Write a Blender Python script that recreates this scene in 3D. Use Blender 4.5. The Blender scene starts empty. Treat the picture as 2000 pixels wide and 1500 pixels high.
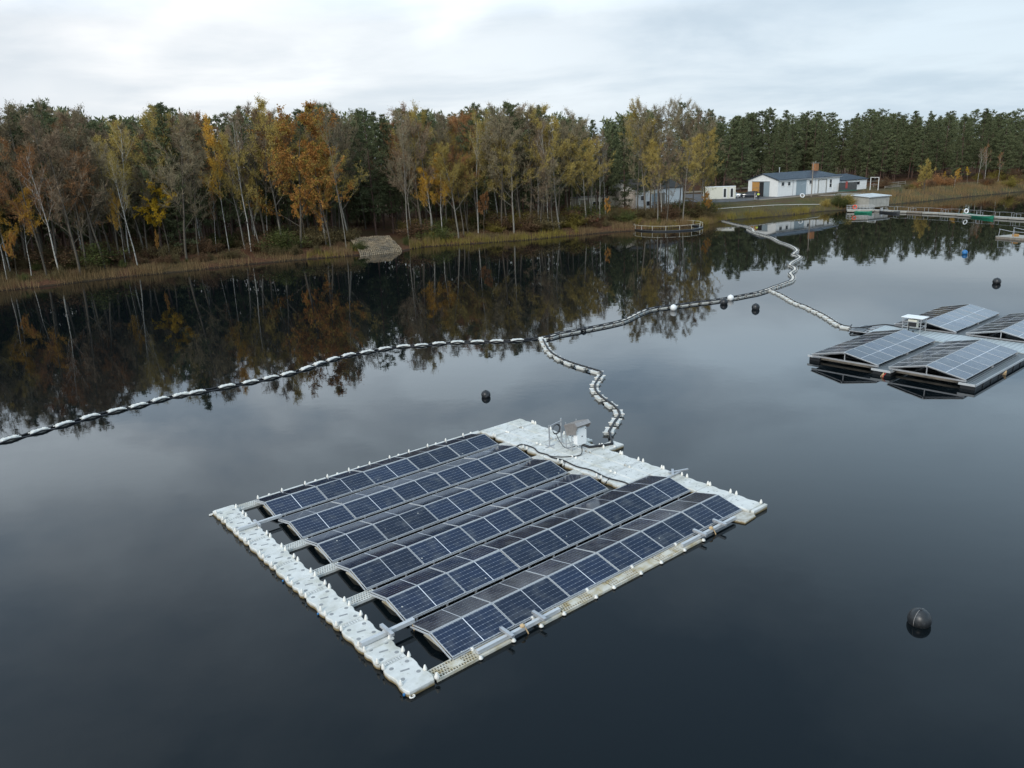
import bpy, math, random
import numpy as np
from mathutils import Vector, Matrix
random.seed(7); rng = np.random.default_rng(11)
C = bpy.context.scene.collection; SC = bpy.context.scene
PI = math.pi
# ------------------------------------------------------------------ camera
CF, CPITCH, CROLL, CH = 1497.5, math.radians(16.2237), math.radians(-2.52976), 12.874
cp, sp = math.cos(CPITCH), math.sin(CPITCH)
_R = np.array([1., 0, 0]); _F = np.array([0, cp, -sp]); _U = np.array([0, sp, cp])
_R2 = math.cos(CROLL)*_R + math.sin(CROLL)*_U; _U2 = -math.sin(CROLL)*_R + math.cos(CROLL)*_U
cam = bpy.data.cameras.new('camera'); camo = bpy.data.objects.new('camera', cam); C.objects.link(camo)
cam.sensor_width = 36; cam.lens = CF/2000*36; cam.clip_start = .5; cam.clip_end = 6000
camo.matrix_world = Matrix(((_R2[0], _U2[0], -_F[0], 0), (_R2[1], _U2[1], -_F[1], 0), (_R2[2], _U2[2], -_F[2], CH), (0, 0, 0, 1)))
SC.camera = camo
def at(px, py, z=0.):
    d = _F*CF + _R2*(px-1000) + _U2*(750-py); t = (z-CH)/d[2]
    return np.array([d[0]*t, d[1]*t])
def pr(x, y, z):
    q = np.array([x, y, z-CH]); d = q@_F
    return 1000+CF*(q@_R2)/d, 750-CF*(q@_U2)/d
def rayd(px, py):
    d = _F*CF + _R2*(px-1000) + _U2*(750-py); return d/np.linalg.norm(d)
# ------------------------------------------------------------------ view, world, sun
SC.view_settings.view_transform = 'Standard'; SC.view_settings.look = 'None'
SC.view_settings.exposure = 0.33; SC.view_settings.gamma = 1
SUN_EL, SUN_AZ = math.radians(32), math.radians(-150)     # light from behind and left of the camera
W = bpy.data.worlds.new('World'); SC.world = W; W.use_nodes = True
def N(nt, typ, **kw):
    n = nt.nodes.new(typ)
    for k, v in kw.items():
        if k.startswith('i_'):
            k2 = k[2:]; k2 = int(k2) if k2.isdigit() else k2.replace('_', ' ')
            n.inputs[k2].default_value = v
        else: setattr(n, k, v)
    return n
def L(nt, a, ao, b, bi): nt.links.new(a.outputs[ao], b.inputs[bi])
def mth(nt, op, a, b=None, c=None, clamp=False):
    n = nt.nodes.new('ShaderNodeMath'); n.operation = op; n.use_clamp = clamp
    for i, s in enumerate((a, b, c)):
        if s is None: continue
        if isinstance(s, (int, float)): n.inputs[i].default_value = s
        else: nt.links.new(s, n.inputs[i])
    return n.outputs[0]
def ramp(nt, fac, stops, interp='LINEAR'):
    n = nt.nodes.new('ShaderNodeValToRGB'); n.color_ramp.interpolation = interp
    e = n.color_ramp.elements
    while len(e) < len(stops): e.new(.5)
    for i, (p, c) in enumerate(stops):
        e[i].position = p; e[i].color = (c, c, c, 1) if isinstance(c, (int, float)) else (*c, 1)
    if fac is not None: nt.links.new(fac, n.inputs[0])
    return n.outputs[0]
def mixc(nt, fac, a, b, blend='MIX'):
    n = nt.nodes.new('ShaderNodeMix'); n.data_type = 'RGBA'; n.blend_type = blend
    for s, i in ((fac, 0), (a, 6), (b, 7)):
        if isinstance(s, (int, float)): n.inputs[i].default_value = s if i == 0 else (s, s, s, 1)
        elif isinstance(s, tuple): n.inputs[i].default_value = (*s, 1)
        else: nt.links.new(s, n.inputs[i])
    return n.outputs[2]
def make_world():
    nt = W.node_tree; nt.nodes.clear()
    out = N(nt, 'ShaderNodeOutputWorld'); bg = N(nt, 'ShaderNodeBackground'); bg.inputs[1].default_value = 0.1
    sky = N(nt, 'ShaderNodeTexSky', sky_type='NISHITA', sun_disc=False, sun_elevation=SUN_EL, sun_rotation=SUN_AZ, air_density=1.0, dust_density=3.0, ozone_density=1.0)
    tc = N(nt, 'ShaderNodeTexCoord'); sep = N(nt, 'ShaderNodeSeparateXYZ'); L(nt, tc, 'Generated', sep, 0)
    z = mth(nt, 'ABSOLUTE', sep.outputs[2]); zz = mth(nt, 'ADD', z, .11)
    cx = mth(nt, 'DIVIDE', sep.outputs[0], zz); cy = mth(nt, 'DIVIDE', sep.outputs[1], zz)
    cb = N(nt, 'ShaderNodeCombineXYZ'); nt.links.new(cx, cb.inputs[0]); nt.links.new(cy, cb.inputs[1]); cb.inputs[2].default_value = 2.3
    n1 = N(nt, 'ShaderNodeTexNoise', i_Scale=.75, i_Detail=7., i_Roughness=.55, i_Distortion=.25); L(nt, cb, 0, n1, 'Vector')
    n2 = N(nt, 'ShaderNodeTexNoise', i_Scale=.28, i_Detail=2., i_Roughness=.5); L(nt, cb, 0, n2, 'Vector')
    v1 = ramp(nt, n1.outputs[0], [(.34, 0.), (.64, 1.2)], 'EASE'); v2 = ramp(nt, n2.outputs[0], [(.36, 0.), (.64, 1.)], 'EASE')
    v = mth(nt, 'ADD', mth(nt, 'MULTIPLY', v1, .6), mth(nt, 'MULTIPLY', v2, .4))
    # brighter and darker banks of cloud in known parts of the sky
    wd = N(nt, 'ShaderNodeTexNoise', i_Scale=5., i_Detail=4.); L(nt, tc, 'Generated', wd, 'Vector')
    wv = N(nt, 'ShaderNodeVectorMath', operation='MULTIPLY_ADD'); L(nt, wd, 'Color', wv, 0)
    wv.inputs[1].default_value = (.22, .22, .16); wv.inputs[2].default_value = (-.11, -.11, -.08)
    ad = N(nt, 'ShaderNodeVectorMath', operation='ADD'); L(nt, tc, 'Generated', ad, 0); L(nt, wv, 0, ad, 1)
    lobes = []
    for (px, py, refl, r, a) in SKY_LOBES:
        d = rayd(px, py)
        if refl: d = d*np.array([1, 1, -1])
        s0 = N(nt, 'ShaderNodeVectorMath', operation='SUBTRACT'); L(nt, ad, 0, s0, 0); s0.inputs[1].default_value = tuple(d)
        s1 = N(nt, 'ShaderNodeVectorMath', operation='MULTIPLY'); L(nt, s0, 0, s1, 0); s1.inputs[1].default_value = (.75, .75, 2.2)
        s = N(nt, 'ShaderNodeVectorMath', operation='LENGTH'); L(nt, s1, 0, s, 0)
        q = mth(nt, 'SUBTRACT', 1., mth(nt, 'DIVIDE', s.outputs['Value'], r), clamp=True)
        lobes.append(mth(nt, 'MULTIPLY', mth(nt, 'MULTIPLY', q, q), a))
    for l in lobes: v = mth(nt, 'ADD', v, l)
    v = mth(nt, 'ADD', v, mth(nt, 'MULTIPLY', mth(nt, 'SUBTRACT', v1, .55), ramp(nt, z, [(.17, 0.), (.28, 1.35)])))
    v = mth(nt, 'MAXIMUM', v, 0.)
    col = ramp(nt, mth(nt, 'MULTIPLY', v, .6), [(0., (.54, .60, .66)), (.3, (.68, .72, .76)), (.58, (.79, .81, .83)), (1., (.95, .97, .98))])
    grad = ramp(nt, z, [(0., (1., 1., 1.)), (.16, (1., 1., 1.)), (.25, (1.30, 1.44, 1.56)), (.37, (1.12, 1.28, 1.42)), (.5, (.76, .9, 1.04)), (.68, (.62, .76, .9)), (1., (1.3, 1.35, 1.4))])
    cloud = mixc(nt, 1., col, grad, 'MULTIPLY')
    tint = ramp(nt, mth(nt, 'ADD', mth(nt, 'MULTIPLY', sep.outputs[0], 1.), .5), [(.1, (1., 1., 1.)), (.95, (.76, .86, .93))])
    cloud = mixc(nt, 1., cloud, tint, 'MULTIPLY')
    c10 = mixc(nt, 1., cloud, (10., 10., 10.), 'MULTIPLY')
    fin = mixc(nt, .93, sky.outputs[0], c10)
    nt.links.new(fin, bg.inputs[0]); L(nt, bg, 0, out, 0)
SKY_LOBES = [(240, 60, 0, .10, 1.0), (890, 25, 0, .08, .9), (400, 20, 0, .07, .7), (560, 150, 0, .10, .5), (60, 130, 0, .12, .5), (1300, 60, 0, .2, -.3), (1180, 20, 0, .06, .6),
             (930, 750, 1, .12, 1.9), (530, 770, 1, .09, 1.5), (1650, 760, 1, .16, .9), (1500, 660, 1, .14, 1.2), (220, 880, 1, .12, 1.1), (900, 850, 1, .09, 1.5), (640, 860, 1, .11, .9), (1250, 800, 1, .16, -.7), (350, 960, 1, .16, -.8), (1850, 900, 1, .2, -.5), (1500, 1050, 1, .1, .5),
             (1300, 1000, 1, .3, -.2), (100, 1100, 1, .12, .5)]
make_world()
sl = bpy.data.lights.new('sun', 'SUN'); sl.energy = 1.5; sl.angle = math.radians(14); sl.color = (1, .96, .9)
so = bpy.data.objects.new('sun', sl); C.objects.link(so)
_sd = Vector((math.sin(SUN_AZ)*math.cos(SUN_EL), math.cos(SUN_AZ)*math.cos(SUN_EL), math.sin(SUN_EL)))
so.rotation_euler = _sd.to_track_quat('Z', 'Y').to_euler(); so.location = (0, -30, 60)

# ------------------------------------------------------------------ helpers
class MB:
    def __init__(s): s.v = []; s.f = []
    def add(s, vs, fs):
        o = len(s.v); s.v += [tuple(map(float, p)) for p in vs]; s.f += [tuple(i+o for i in f) for f in fs]; return s
    def box(s, c, d, M=None):
        x, y, z = c; a, b, h = d[0]/2, d[1]/2, d[2]/2
        vs = [(x+i*a, y+j*b, z+k*h) for k in (-1, 1) for j in (-1, 1) for i in (-1, 1)]
        if M is not None: vs = [M @ Vector(p) for p in vs]
        return s.add(vs, [(0, 2, 3, 1), (4, 5, 7, 6), (0, 1, 5, 4), (2, 6, 7, 3), (0, 4, 6, 2), (1, 3, 7, 5)])
    def b2(s, a, b): return s.box([(a[i]+b[i])/2 for i in range(3)], [abs(b[i]-a[i]) for i in range(3)])
    def bar(s, p, q, w, h=None, up=(0, 0, 1)):
        h = h or w; p = Vector(p); q = Vector(q); d = (q-p); l = d.length; d.normalize(); u = Vector(up)
        if abs(d.dot(u)) > .98: u = Vector((0, 1, 0))
        r = d.cross(u).normalized(); u = r.cross(d)
        vs = [p+d*l*t+r*w/2*i+u*h/2*j for t in (0, 1) for i, j in ((-1, -1), (1, -1), (1, 1), (-1, 1))]
        return s.add(vs, [(3, 2, 1, 0), (4, 5, 6, 7), (0, 1, 5, 4), (1, 2, 6, 5), (2, 3, 7, 6), (3, 0, 4, 7)])
    def tube(s, path, r, n=8, caps=True, closed=False):
        P = [Vector(p) for p in path]; m = len(P); rs = r if isinstance(r, (list, tuple)) else [r]*m
        vs = []; u = None
        for i in range(m):
            if closed: d = P[(i+1) % m]-P[i-1]
            else: d = P[min(i+1, m-1)]-P[max(i-1, 0)]
            d.normalize()
            if u is None: u = d.orthogonal().normalized()
            u = (u-d*u.dot(d)); u = u.normalized() if u.length > 1e-6 else d.orthogonal().normalized(); w = d.cross(u)
            for k in range(n):
                a = 2*PI*k/n; vs.append(P[i]+(u*math.cos(a)+w*math.sin(a))*rs[i])
        fs = []
        for i in range(m if closed else m-1):
            j = (i+1) % m
            for k in range(n):
                k2 = (k+1) % n; fs.append((i*n+k, i*n+k2, j*n+k2, j*n+k))
        if caps and not closed: fs += [tuple(range(n-1, -1, -1)), tuple((m-1)*n+k for k in range(n))]
        return s.add(vs, fs)
    def cyl(s, p, q, r, n=12, r2=None): return s.tube([p, q], [r, r if r2 is None else r2], n)
    def lathe(s, c, prof, n=14):
        vs = []; m = len(prof)
        for (r, z) in prof:
            for k in range(n):
                a = 2*PI*k/n; vs.append((c[0]+r*math.cos(a), c[1]+r*math.sin(a), c[2]+z))
        fs = [(i*n+k, i*n+(k+1) % n, (i+1)*n+(k+1) % n, (i+1)*n+k) for i in range(m-1) for k in range(n)]
        fs += [tuple(range(n-1, -1, -1)), tuple((m-1)*n+k for k in range(n))]
        return s.add(vs, fs)
    def rings(s, rings, cap=True):
        n = len(rings[0]); vs = [p for r in rings for p in r]
        fs = [(i*n+k, i*n+(k+1) % n, (i+1)*n+(k+1) % n, (i+1)*n+k) for i in range(len(rings)-1) for k in range(n)]
        if cap: fs += [tuple(range(n-1, -1, -1)), tuple((len(rings)-1)*n+k for k in range(n))]
        return s.add(vs, fs)
    def pad(s, poly, z0, z1, inset=.02, base_inset=.0):
        c = np.mean(np.array(poly), 0)
        def sh(d): return [tuple(np.array(p)-(np.array(p)-c)/max(np.linalg.norm(np.array(p)-c), 1e-6)*d) for p in poly]
        R = []
        for d, z in ((base_inset, z0), (0, z0+(z1-z0)*.3), (0, z1-inset), (inset, z1)):
            R.append([(p[0], p[1], z) for p in sh(d)])
        return s.rings(R)
    def prism(s, poly, z0, z1):
        return s.rings([[(p[0], p[1], z0) for p in poly], [(p[0], p[1], z1) for p in poly]])
    def mesh(s, name, m=None, smooth=False):
        me = bpy.data.meshes.new(name); me.from_pydata(s.v, [], s.f); me.update()
        if m: me.materials.append(m)
        if smooth: me.polygons.foreach_set('use_smooth', [True]*len(me.polygons))
        return me
    def build(s, name, m, parent=None, smooth=False, loc=None, rotz=0., fix=True):
        me = s.mesh(name, m, smooth)
        if fix:
            import bmesh as bmx
            b = bmx.new(); b.from_mesh(me); bmx.ops.recalc_face_normals(b, faces=b.faces); b.to_mesh(me); b.free()
        return link(name, me, parent, loc, rotz)
def link(name, me, parent=None, loc=None, rotz=0.):
    o = bpy.data.objects.new(name, me); C.objects.link(o)
    if parent: o.parent = parent
    if loc is not None: o.location = loc
    o.rotation_euler.z = rotz
    return o
def tag(o, label=None, cat=None, group=None, kind=None):
    for k, v in (('label', label), ('category', cat), ('group', group), ('kind', kind)):
        if v: o[k] = v
    return o
def empty(name, loc, rz=0., label=None, cat=None, group=None):
    o = bpy.data.objects.new(name, None); C.objects.link(o); o.location = loc; o.rotation_euler.z = rz
    o.empty_display_size = .2
    return tag(o, label, cat, group)
def copy_tree(o, parent=None):
    c = o.copy(); C.objects.link(c); c.parent = parent
    for ch in list(o.children): copy_tree(ch, c)
    return c
# ------------------------------------------------------------------ materials
def pm(name, col, rough=.6, metal=0., var=.12, scale=3., bump=0., bscale=20., spec=.5, col2=None, c2scale=1., c2lo=.45, c2hi=.65, coat=0.):
    m = bpy.data.materials.new(name); m.use_nodes = True; nt = m.node_tree; b = nt.nodes['Principled BSDF']
    b.inputs['Roughness'].default_value = rough; b.inputs['Metallic'].default_value = metal
    b.inputs['Specular IOR Level'].default_value = spec; b.inputs['Coat Weight'].default_value = coat
    tc = N(nt, 'ShaderNodeTexCoord')
    c = col
    if col2 is not None:
        n = N(nt, 'ShaderNodeTexNoise', i_Scale=c2scale, i_Detail=6., i_Roughness=.6); L(nt, tc, 'Object', n, 'Vector')
        c = mixc(nt, ramp(nt, n.outputs[0], [(c2lo, 0.), (c2hi, 1.)]), col, col2)
    if var:
        n = N(nt, 'ShaderNodeTexNoise', i_Scale=scale, i_Detail=5.); L(nt, tc, 'Object', n, 'Vector')
        c = mixc(nt, 1., c, ramp(nt, n.outputs[0], [(.3, 1-var), (.7, 1+var)]), 'MULTIPLY')
    if isinstance(c, tuple): b.inputs['Base Color'].default_value = (*c, 1)
    else: nt.links.new(c, b.inputs['Base Color'])
    if bump:
        n = N(nt, 'ShaderNodeTexNoise', i_Scale=bscale, i_Detail=4.); L(nt, tc, 'Object', n, 'Vector')
        bp = N(nt, 'ShaderNodeBump', i_Strength=1., i_Distance=bump); L(nt, n, 0, bp, 'Height'); L(nt, bp, 0, b, 'Normal')
    return m
def leafmat(name, c1, c2, c3=None, transl=.3, scale=.9):
    m = bpy.data.materials.new(name); m.use_nodes = True; nt = m.node_tree; nt.nodes.clear()
    out = N(nt, 'ShaderNodeOutputMaterial'); at_ = N(nt, 'ShaderNodeAttribute', attribute_name='tint')
    tc = N(nt, 'ShaderNodeTexCoord'); n = N(nt, 'ShaderNodeTexNoise', i_Scale=scale, i_Detail=2.); L(nt, tc, 'Object', n, 'Vector')
    oi = N(nt, 'ShaderNodeObjectInfo')
    f = mth(nt, 'ADD', mth(nt, 'MULTIPLY', at_.outputs['Fac'], .55), mth(nt, 'SUBTRACT', mth(nt, 'MULTIPLY', n.outputs[0], 1.3), .42), clamp=True)
    c = mixc(nt, f, c1, c2)
    if c3: c = mixc(nt, ramp(nt, n.outputs[0], [(.5, 0.), (.62, 1.)]), c, c3)
    c = mixc(nt, 1., c, ramp(nt, oi.outputs['Random'], [(0., .78), (1., 1.2)]), 'MULTIPLY')
    d = N(nt, 'ShaderNodeBsdfDiffuse'); t = N(nt, 'ShaderNodeBsdfTranslucent'); mx = N(nt, 'ShaderNodeMixShader'); mx.inputs[0].default_value = transl
    nt.links.new(c, d.inputs[0]); nt.links.new(c, t.inputs[0]); L(nt, d, 0, mx, 1); L(nt, t, 0, mx, 2); L(nt, mx, 0, out, 0)
    return m
M = {}
M['plastic'] = pm('float_plastic', (.61, .62, .59), .55, var=.07, scale=5, bump=.002, bscale=60, col2=(.52, .52, .47), c2scale=2.2)
M['plastic_old'] = pm('weathered_float_plastic', (.58, .56, .48), .6, var=.12, scale=6, col2=(.36, .30, .17), c2scale=3.)
M['deckplastic'] = pm('deck_float_plastic', (.62, .63, .60), .55, var=.10, scale=4, bump=.002, bscale=60, col2=(.50, .50, .44), c2scale=1.3)
def _stain(m):
    nt = m.node_tree; b = nt.nodes['Principled BSDF']; src = b.inputs['Base Color'].links[0].from_socket
    tc = N(nt, 'ShaderNodeTexCoord'); s = N(nt, 'ShaderNodeSeparateXYZ'); L(nt, tc, 'Object', s, 0); n = N(nt, 'ShaderNodeTexNoise', i_Scale=7., i_Detail=5.); L(nt, tc, 'Object', n, 'Vector')
    z = mth(nt, 'SUBTRACT', s.outputs[2], mth(nt, 'MULTIPLY', n.outputs[0], .09)); f = mth(nt, 'MULTIPLY', mth(nt, 'SUBTRACT', .235, z), 14., clamp=True)
    c = mixc(nt, f, src, (.20, .15, .07)); n2 = N(nt, 'ShaderNodeTexNoise', i_Scale=11., i_Detail=6.); L(nt, tc, 'Object', n2, 'Vector')
    c = mixc(nt, ramp(nt, n2.outputs[0], [(.62, 0.), (.74, .45)]), c, (.24, .22, .17)); nt.links.new(c, b.inputs['Base Color'])
_stain(M['deckplastic'])
M['pin'] = pm('pin_plastic', (.76, .74, .68), .5, var=.06)
M['recess_shade'] = pm('recess_shade_plastic', (.26, .27, .27), .7, var=.1)  # darkened grey standing in for the shade inside sockets and slots
M['groove'] = pm('seam_plastic', (.3, .31, .3), .7)
M['hull'] = pm('pontoon_plastic', (.5, .47, .38), .6, var=.15, scale=3, col2=(.3, .25, .16), c2scale=1.5)
M['alu'] = pm('aluminium_frame', (.54, .56, .57), .42, metal=.25, var=.05)
M['steel'] = pm('galvanised_steel', (.5, .51, .52), .45, metal=.6, var=.1)
M['whitemetal'] = pm('white_sheet_metal', (.8, .81, .8), .35, var=.02)
M['hood'] = pm('brushed_steel_hood', (.42, .38, .35), .4, metal=.7, var=.15, scale=6)
M['cable'] = pm('black_cable_sheath', (.018, .018, .02), .5, var=.1)
M['blackp'] = pm('black_plastic', (.02, .021, .023), .35, var=.2, scale=8)
M['rubber'] = pm('tyre_rubber', (.02, .02, .02), .8)
M['bluepl'] = pm('blue_plastic', (.03, .16, .38), .4)
M['whiteball'] = pm('white_plastic', (.78, .79, .78), .4, var=.06)
M['rope'] = pm('frayed_rope', (.5, .36, .2), .9)
M['redrope'] = pm('red_rope', (.6, .05, .04), .8)
M['orange'] = pm('orange_red_plastic', (.75, .12, .07), .5)
M['wall'] = pm('white_render_wall', (.78, .79, .77), .8, var=.04, scale=1.2, bump=.004, bscale=12)
M['roofm'] = None
M['greydoor'] = pm('grey_blue_door_paint', (.27, .33, .36), .6, var=.05)
M['wooddoor'] = pm('orange_brown_board', (.46, .24, .07), .6, var=.15, scale=4)
M['dark'] = pm('dark_parts_and_shade', (.02, .02, .022), .9)
M['glassd'] = pm('window_glass', (.03, .035, .04), .08, var=0)
M['brick'] = pm('orange_brick', (.34, .15, .06), .8, var=.3, scale=9, bump=.01, bscale=14)
M['concrete'] = pm('concrete_stained', (.26, .25, .22), .85, var=.2, scale=2, col2=(.1, .1, .08), c2scale=.9)
M['paleconc'] = pm('pale_shed_board', (.36, .35, .31), .8, var=.15, scale=1.5)
M['barnwall'] = pm('peeling_plaster', (.66, .60, .53), .85, var=.2, scale=1.5, col2=(.45, .39, .33), c2scale=.6)
M['whitepaint'] = pm('white_paint', (.75, .75, .72), .5)
M['cream'] = pm('cream_cabin_panel', (.66, .65, .55), .6, var=.06)
M['timber'] = pm('grey_timber', (.24, .21, .17), .8, var=.25, scale=4)
M['carw'] = pm('white_car_paint', (.78, .8, .82), .15, var=0, coat=.5)
M['cark'] = pm('dark_car_paint', (.012, .015, .025), .12, var=0, coat=.6)
M['lens'] = pm('headlight_lens', (.5, .55, .6), .1, var=0)
M['redlens'] = pm('tail_light_lens', (.4, .02, .02), .2, var=0)
M['hivis'] = pm('hi_vis_fabric', (.62, .85, .03), .8, var=.05)
M['skin'] = pm('skin', (.5, .3, .22), .6, var=.03)
M['trouser'] = pm('dark_trousers', (.02, .022, .03), .9)
M['greycloth'] = pm('light_grey_clothing', (.42, .4, .38), .9)
M['hair'] = pm('dark_hair', (.03, .02, .015), .8)
M['boatg'] = pm('green_boat_paint', (.02, .20, .12), .4, var=.1)
M['boatd'] = pm('dark_boat_hull', (.05, .055, .06), .5)
M['bark'] = pm('grey_brown_bark', (.095, .08, .06), .9, var=.3, scale=6)
M['barklight'] = pm('pale_grey_bark', (.19, .175, .145), .9, var=.3, scale=5)
M['birch'] = pm('white_birch_bark', (.40, .385, .34), .8, var=.1, col2=(.06, .05, .045), c2scale=3.5, c2lo=.56, c2hi=.62)
M['pinebark'] = pm('reddish_pine_bark', (.10, .06, .045), .9, var=.35, scale=3)
M['fgreen'] = pm('dark_green_fence', (.03, .10, .07), .6)
M['fgrey'] = pm('grey_steel_container', (.06, .065, .065), .5, var=.2, scale=2)
def corrug(name, col, period=.25, axis=0, rough=.4):
    m = pm(name, col, rough, var=.12, scale=.7); nt = m.node_tree; b = nt.nodes['Principled BSDF']
    tc = N(nt, 'ShaderNodeTexCoord'); s = N(nt, 'ShaderNodeSeparateXYZ'); L(nt, tc, 'Object', s, 0)
    w = mth(nt, 'SINE', mth(nt, 'MULTIPLY', s.outputs[axis], 2*PI/period))
    bp = N(nt, 'ShaderNodeBump', i_Strength=1., i_Distance=.03); nt.links.new(w, bp.inputs['Height']); L(nt, bp, 0, b, 'Normal'); return m
M['roofm'] = corrug('dark_blue_sheet_roof', (.022, .036, .052), .35, 0, .5)
M['paleroof'] = corrug('pale_corrugated_roof', (.55, .58, .58), .3, 0, .5)
M['deckrib'] = corrug('ribbed_deck', (.15, .17, .18), .14, 1, .5)
M['deckpale'] = corrug('pale_deck_boards', (.40, .45, .46), .30, 1, .5)
def panelmat(name, mid_x, L_, W_, nx, ny, base, dotamt=.5, rough=.09):
    m = bpy.data.materials.new(name); m.use_nodes = True; nt = m.node_tree; b = nt.nodes['Principled BSDF']
    tc = N(nt, 'ShaderNodeTexCoord'); s = N(nt, 'ShaderNodeSeparateXYZ'); L(nt, tc, 'Object', s, 0)
    def line(o, n, ln, w, mg):
        t = mth(nt, 'MULTIPLY', mth(nt, 'SUBTRACT', o, mg), n/(ln-2*mg)); fr = mth(nt, 'FRACT', t)
        d = mth(nt, 'MINIMUM', fr, mth(nt, 'SUBTRACT', 1., fr)); d = mth(nt, 'MULTIPLY', d, (ln-2*mg)/n)
        return mth(nt, 'SUBTRACT', 1., mth(nt, 'SMOOTHSTEP' if False else 'DIVIDE', d, w), clamp=True)
    ly = line(s.outputs[1], ny, W_, .010, .03); lx = line(s.outputs[0], nx, L_, .012, .03)
    dots = mth(nt, 'MULTIPLY', line(s.outputs[0], nx/2, L_, .03, .03), line(s.outputs[1], ny, W_, .012, .03))
    midd = mth(nt, 'LESS_THAN', mth(nt, 'ABSOLUTE', mth(nt, 'SUBTRACT', s.outputs[0], mid_x)), .011)
    n = N(nt, 'ShaderNodeTexNoise', i_Scale=1.3, i_Detail=2.); L(nt, tc, 'Object', n, 'Vector')
    c = mixc(nt, 1., base, ramp(nt, n.outputs[0], [(.3, .8), (.7, 1.25)]), 'MULTIPLY')
    c = mixc(nt, mth(nt, 'MULTIPLY', ly, .38), c, (.35, .4, .48)); c = mixc(nt, mth(nt, 'MULTIPLY', lx, .12), c, (.2, .24, .3))
    c = mixc(nt, mth(nt, 'MULTIPLY', dots, dotamt), c, (.6, .65, .7)); c = mixc(nt, midd, c, (.72, .75, .78))
    oi = N(nt, 'ShaderNodeObjectInfo'); c = mixc(nt, 1., c, ramp(nt, oi.outputs['Random'], [(0., .7), (1., 1.3)]), 'MULTIPLY')
    ofs = N(nt, 'ShaderNodeVectorMath', operation='ADD'); L(nt, tc, 'Object', ofs, 0); nt.links.new(mth(nt, 'MULTIPLY', oi.outputs['Random'], 50.), ofs.inputs[1])
    vo = N(nt, 'ShaderNodeTexVoronoi', i_Scale=1.6); L(nt, ofs, 0, vo, 'Vector'); sp = mth(nt, 'LESS_THAN', vo.outputs['Distance'], .045); c = mixc(nt, mth(nt, 'MULTIPLY', sp, .75), c, (.55, .55, .5))
    dn = N(nt, 'ShaderNodeTexNoise', i_Scale=2.5, i_Detail=6.); L(nt, ofs, 0, dn, 'Vector'); c = mixc(nt, ramp(nt, dn.outputs[0], [(.5, 0.), (.8, .35)]), c, (.16, .17, .17))
    nt.links.new(c, b.inputs['Base Color']); b.inputs['Roughness'].default_value = rough; b.inputs['IOR'].default_value = 1.45
    # dusty film: roughness drifts over the glass
    n2 = N(nt, 'ShaderNodeTexNoise', i_Scale=2.1, i_Detail=4.); L(nt, tc, 'Object', n2, 'Vector')
    nt.links.new(ramp(nt, n2.outputs[0], [(.3, rough*.7), (.7, rough*1.8)]), b.inputs['Roughness'])
    return m
# ------------------------------------------------------------------ water
def make_water():
    m = bpy.data.materials.new('lake_water'); m.use_nodes = True; nt = m.node_tree; b = nt.nodes['Principled BSDF']
    b.inputs['Base Color'].default_value = (.003, .0052, .0065, 1); b.inputs['Roughness'].default_value = .02; b.inputs['IOR'].default_value = 1.36
    tc = N(nt, 'ShaderNodeTexCoord')
    def nz(sc, det, mp): 
        mm = N(nt, 'ShaderNodeMapping'); mm.inputs['Scale'].default_value = mp; mm.inputs['Rotation'].default_value = (0, 0, .5); L(nt, tc, 'Object', mm, 0)
        n = N(nt, 'ShaderNodeTexNoise', i_Scale=sc, i_Detail=det, i_Roughness=.5); L(nt, mm, 0, n, 'Vector'); return n.outputs[0]
    fine = nz(2.2, 2., (1, 1, 1)); swell = nz(.35, 2., (1, 1.6, 1)); patch = nz(.03, 3., (1, 2.2, 1))
    pf = ramp(nt, patch, [(.38, .35), (.66, 1.5)])
    h = mth(nt, 'ADD', mth(nt, 'MULTIPLY', mth(nt, 'MULTIPLY', fine, .0008), pf), mth(nt, 'MULTIPLY', swell, .0028))
    bp = N(nt, 'ShaderNodeBump', i_Strength=1., i_Distance=1.); nt.links.new(h, bp.inputs['Height']); L(nt, bp, 0, b, 'Normal')
    mb = MB(); mb.add([(-700, -300, 0), (900, -300, 0), (900, 420, 0), (-700, 420, 0)], [(0, 1, 2, 3)])
    tag(mb.build('water', m), kind='structure')
make_water()
# ------------------------------------------------------------------ shoreline and terrain
SHPX = [(0, 568), (100, 558), (250, 540), (360, 530), (500, 515), (560, 510), (690, 499), (780, 491), (830, 482), (1030, 469), (1100, 462), (1200, 453), (1290, 447), (1380, 439), (1408, 432), (1444, 428.5), (1510, 423), (1560, 418.5), (1600, 413.5), (1651, 410), (1680, 407), (1715, 402), (1800, 394), (1874, 386), (2000, 374)]
SH = [at(x, y) for x, y in SHPX]
SH = [np.array([-240., 20.]), np.array([-150., 52.]), np.array([-95., 78.])] + SH + [np.array([160., 205.]), np.array([230., 215.]), np.array([420., 190.])]
SH = np.array(SH)
_ph = np.cumsum(np.ones(len(SH)))
def sdist(P):
    """signed distance inland (positive) of points P (n,2) from the shoreline"""
    best = np.full(len(P), 1e9); sg = np.zeros(len(P))
    for i in range(len(SH)-1):
        a, b = SH[i], SH[i+1]; d = b-a; t = np.clip(((P-a)@d)/(d@d), 0, 1); q = a+t[:, None]*d
        r = P-q; dist = np.hypot(r[:, 0], r[:, 1]); s = d[0]*r[:, 1]-d[1]*r[:, 0]
        m = dist < best-1e-9; best = np.where(m, dist, best); sg = np.where(m, np.where(s >= 0, 1, -1), sg)
    return best*sg
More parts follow.
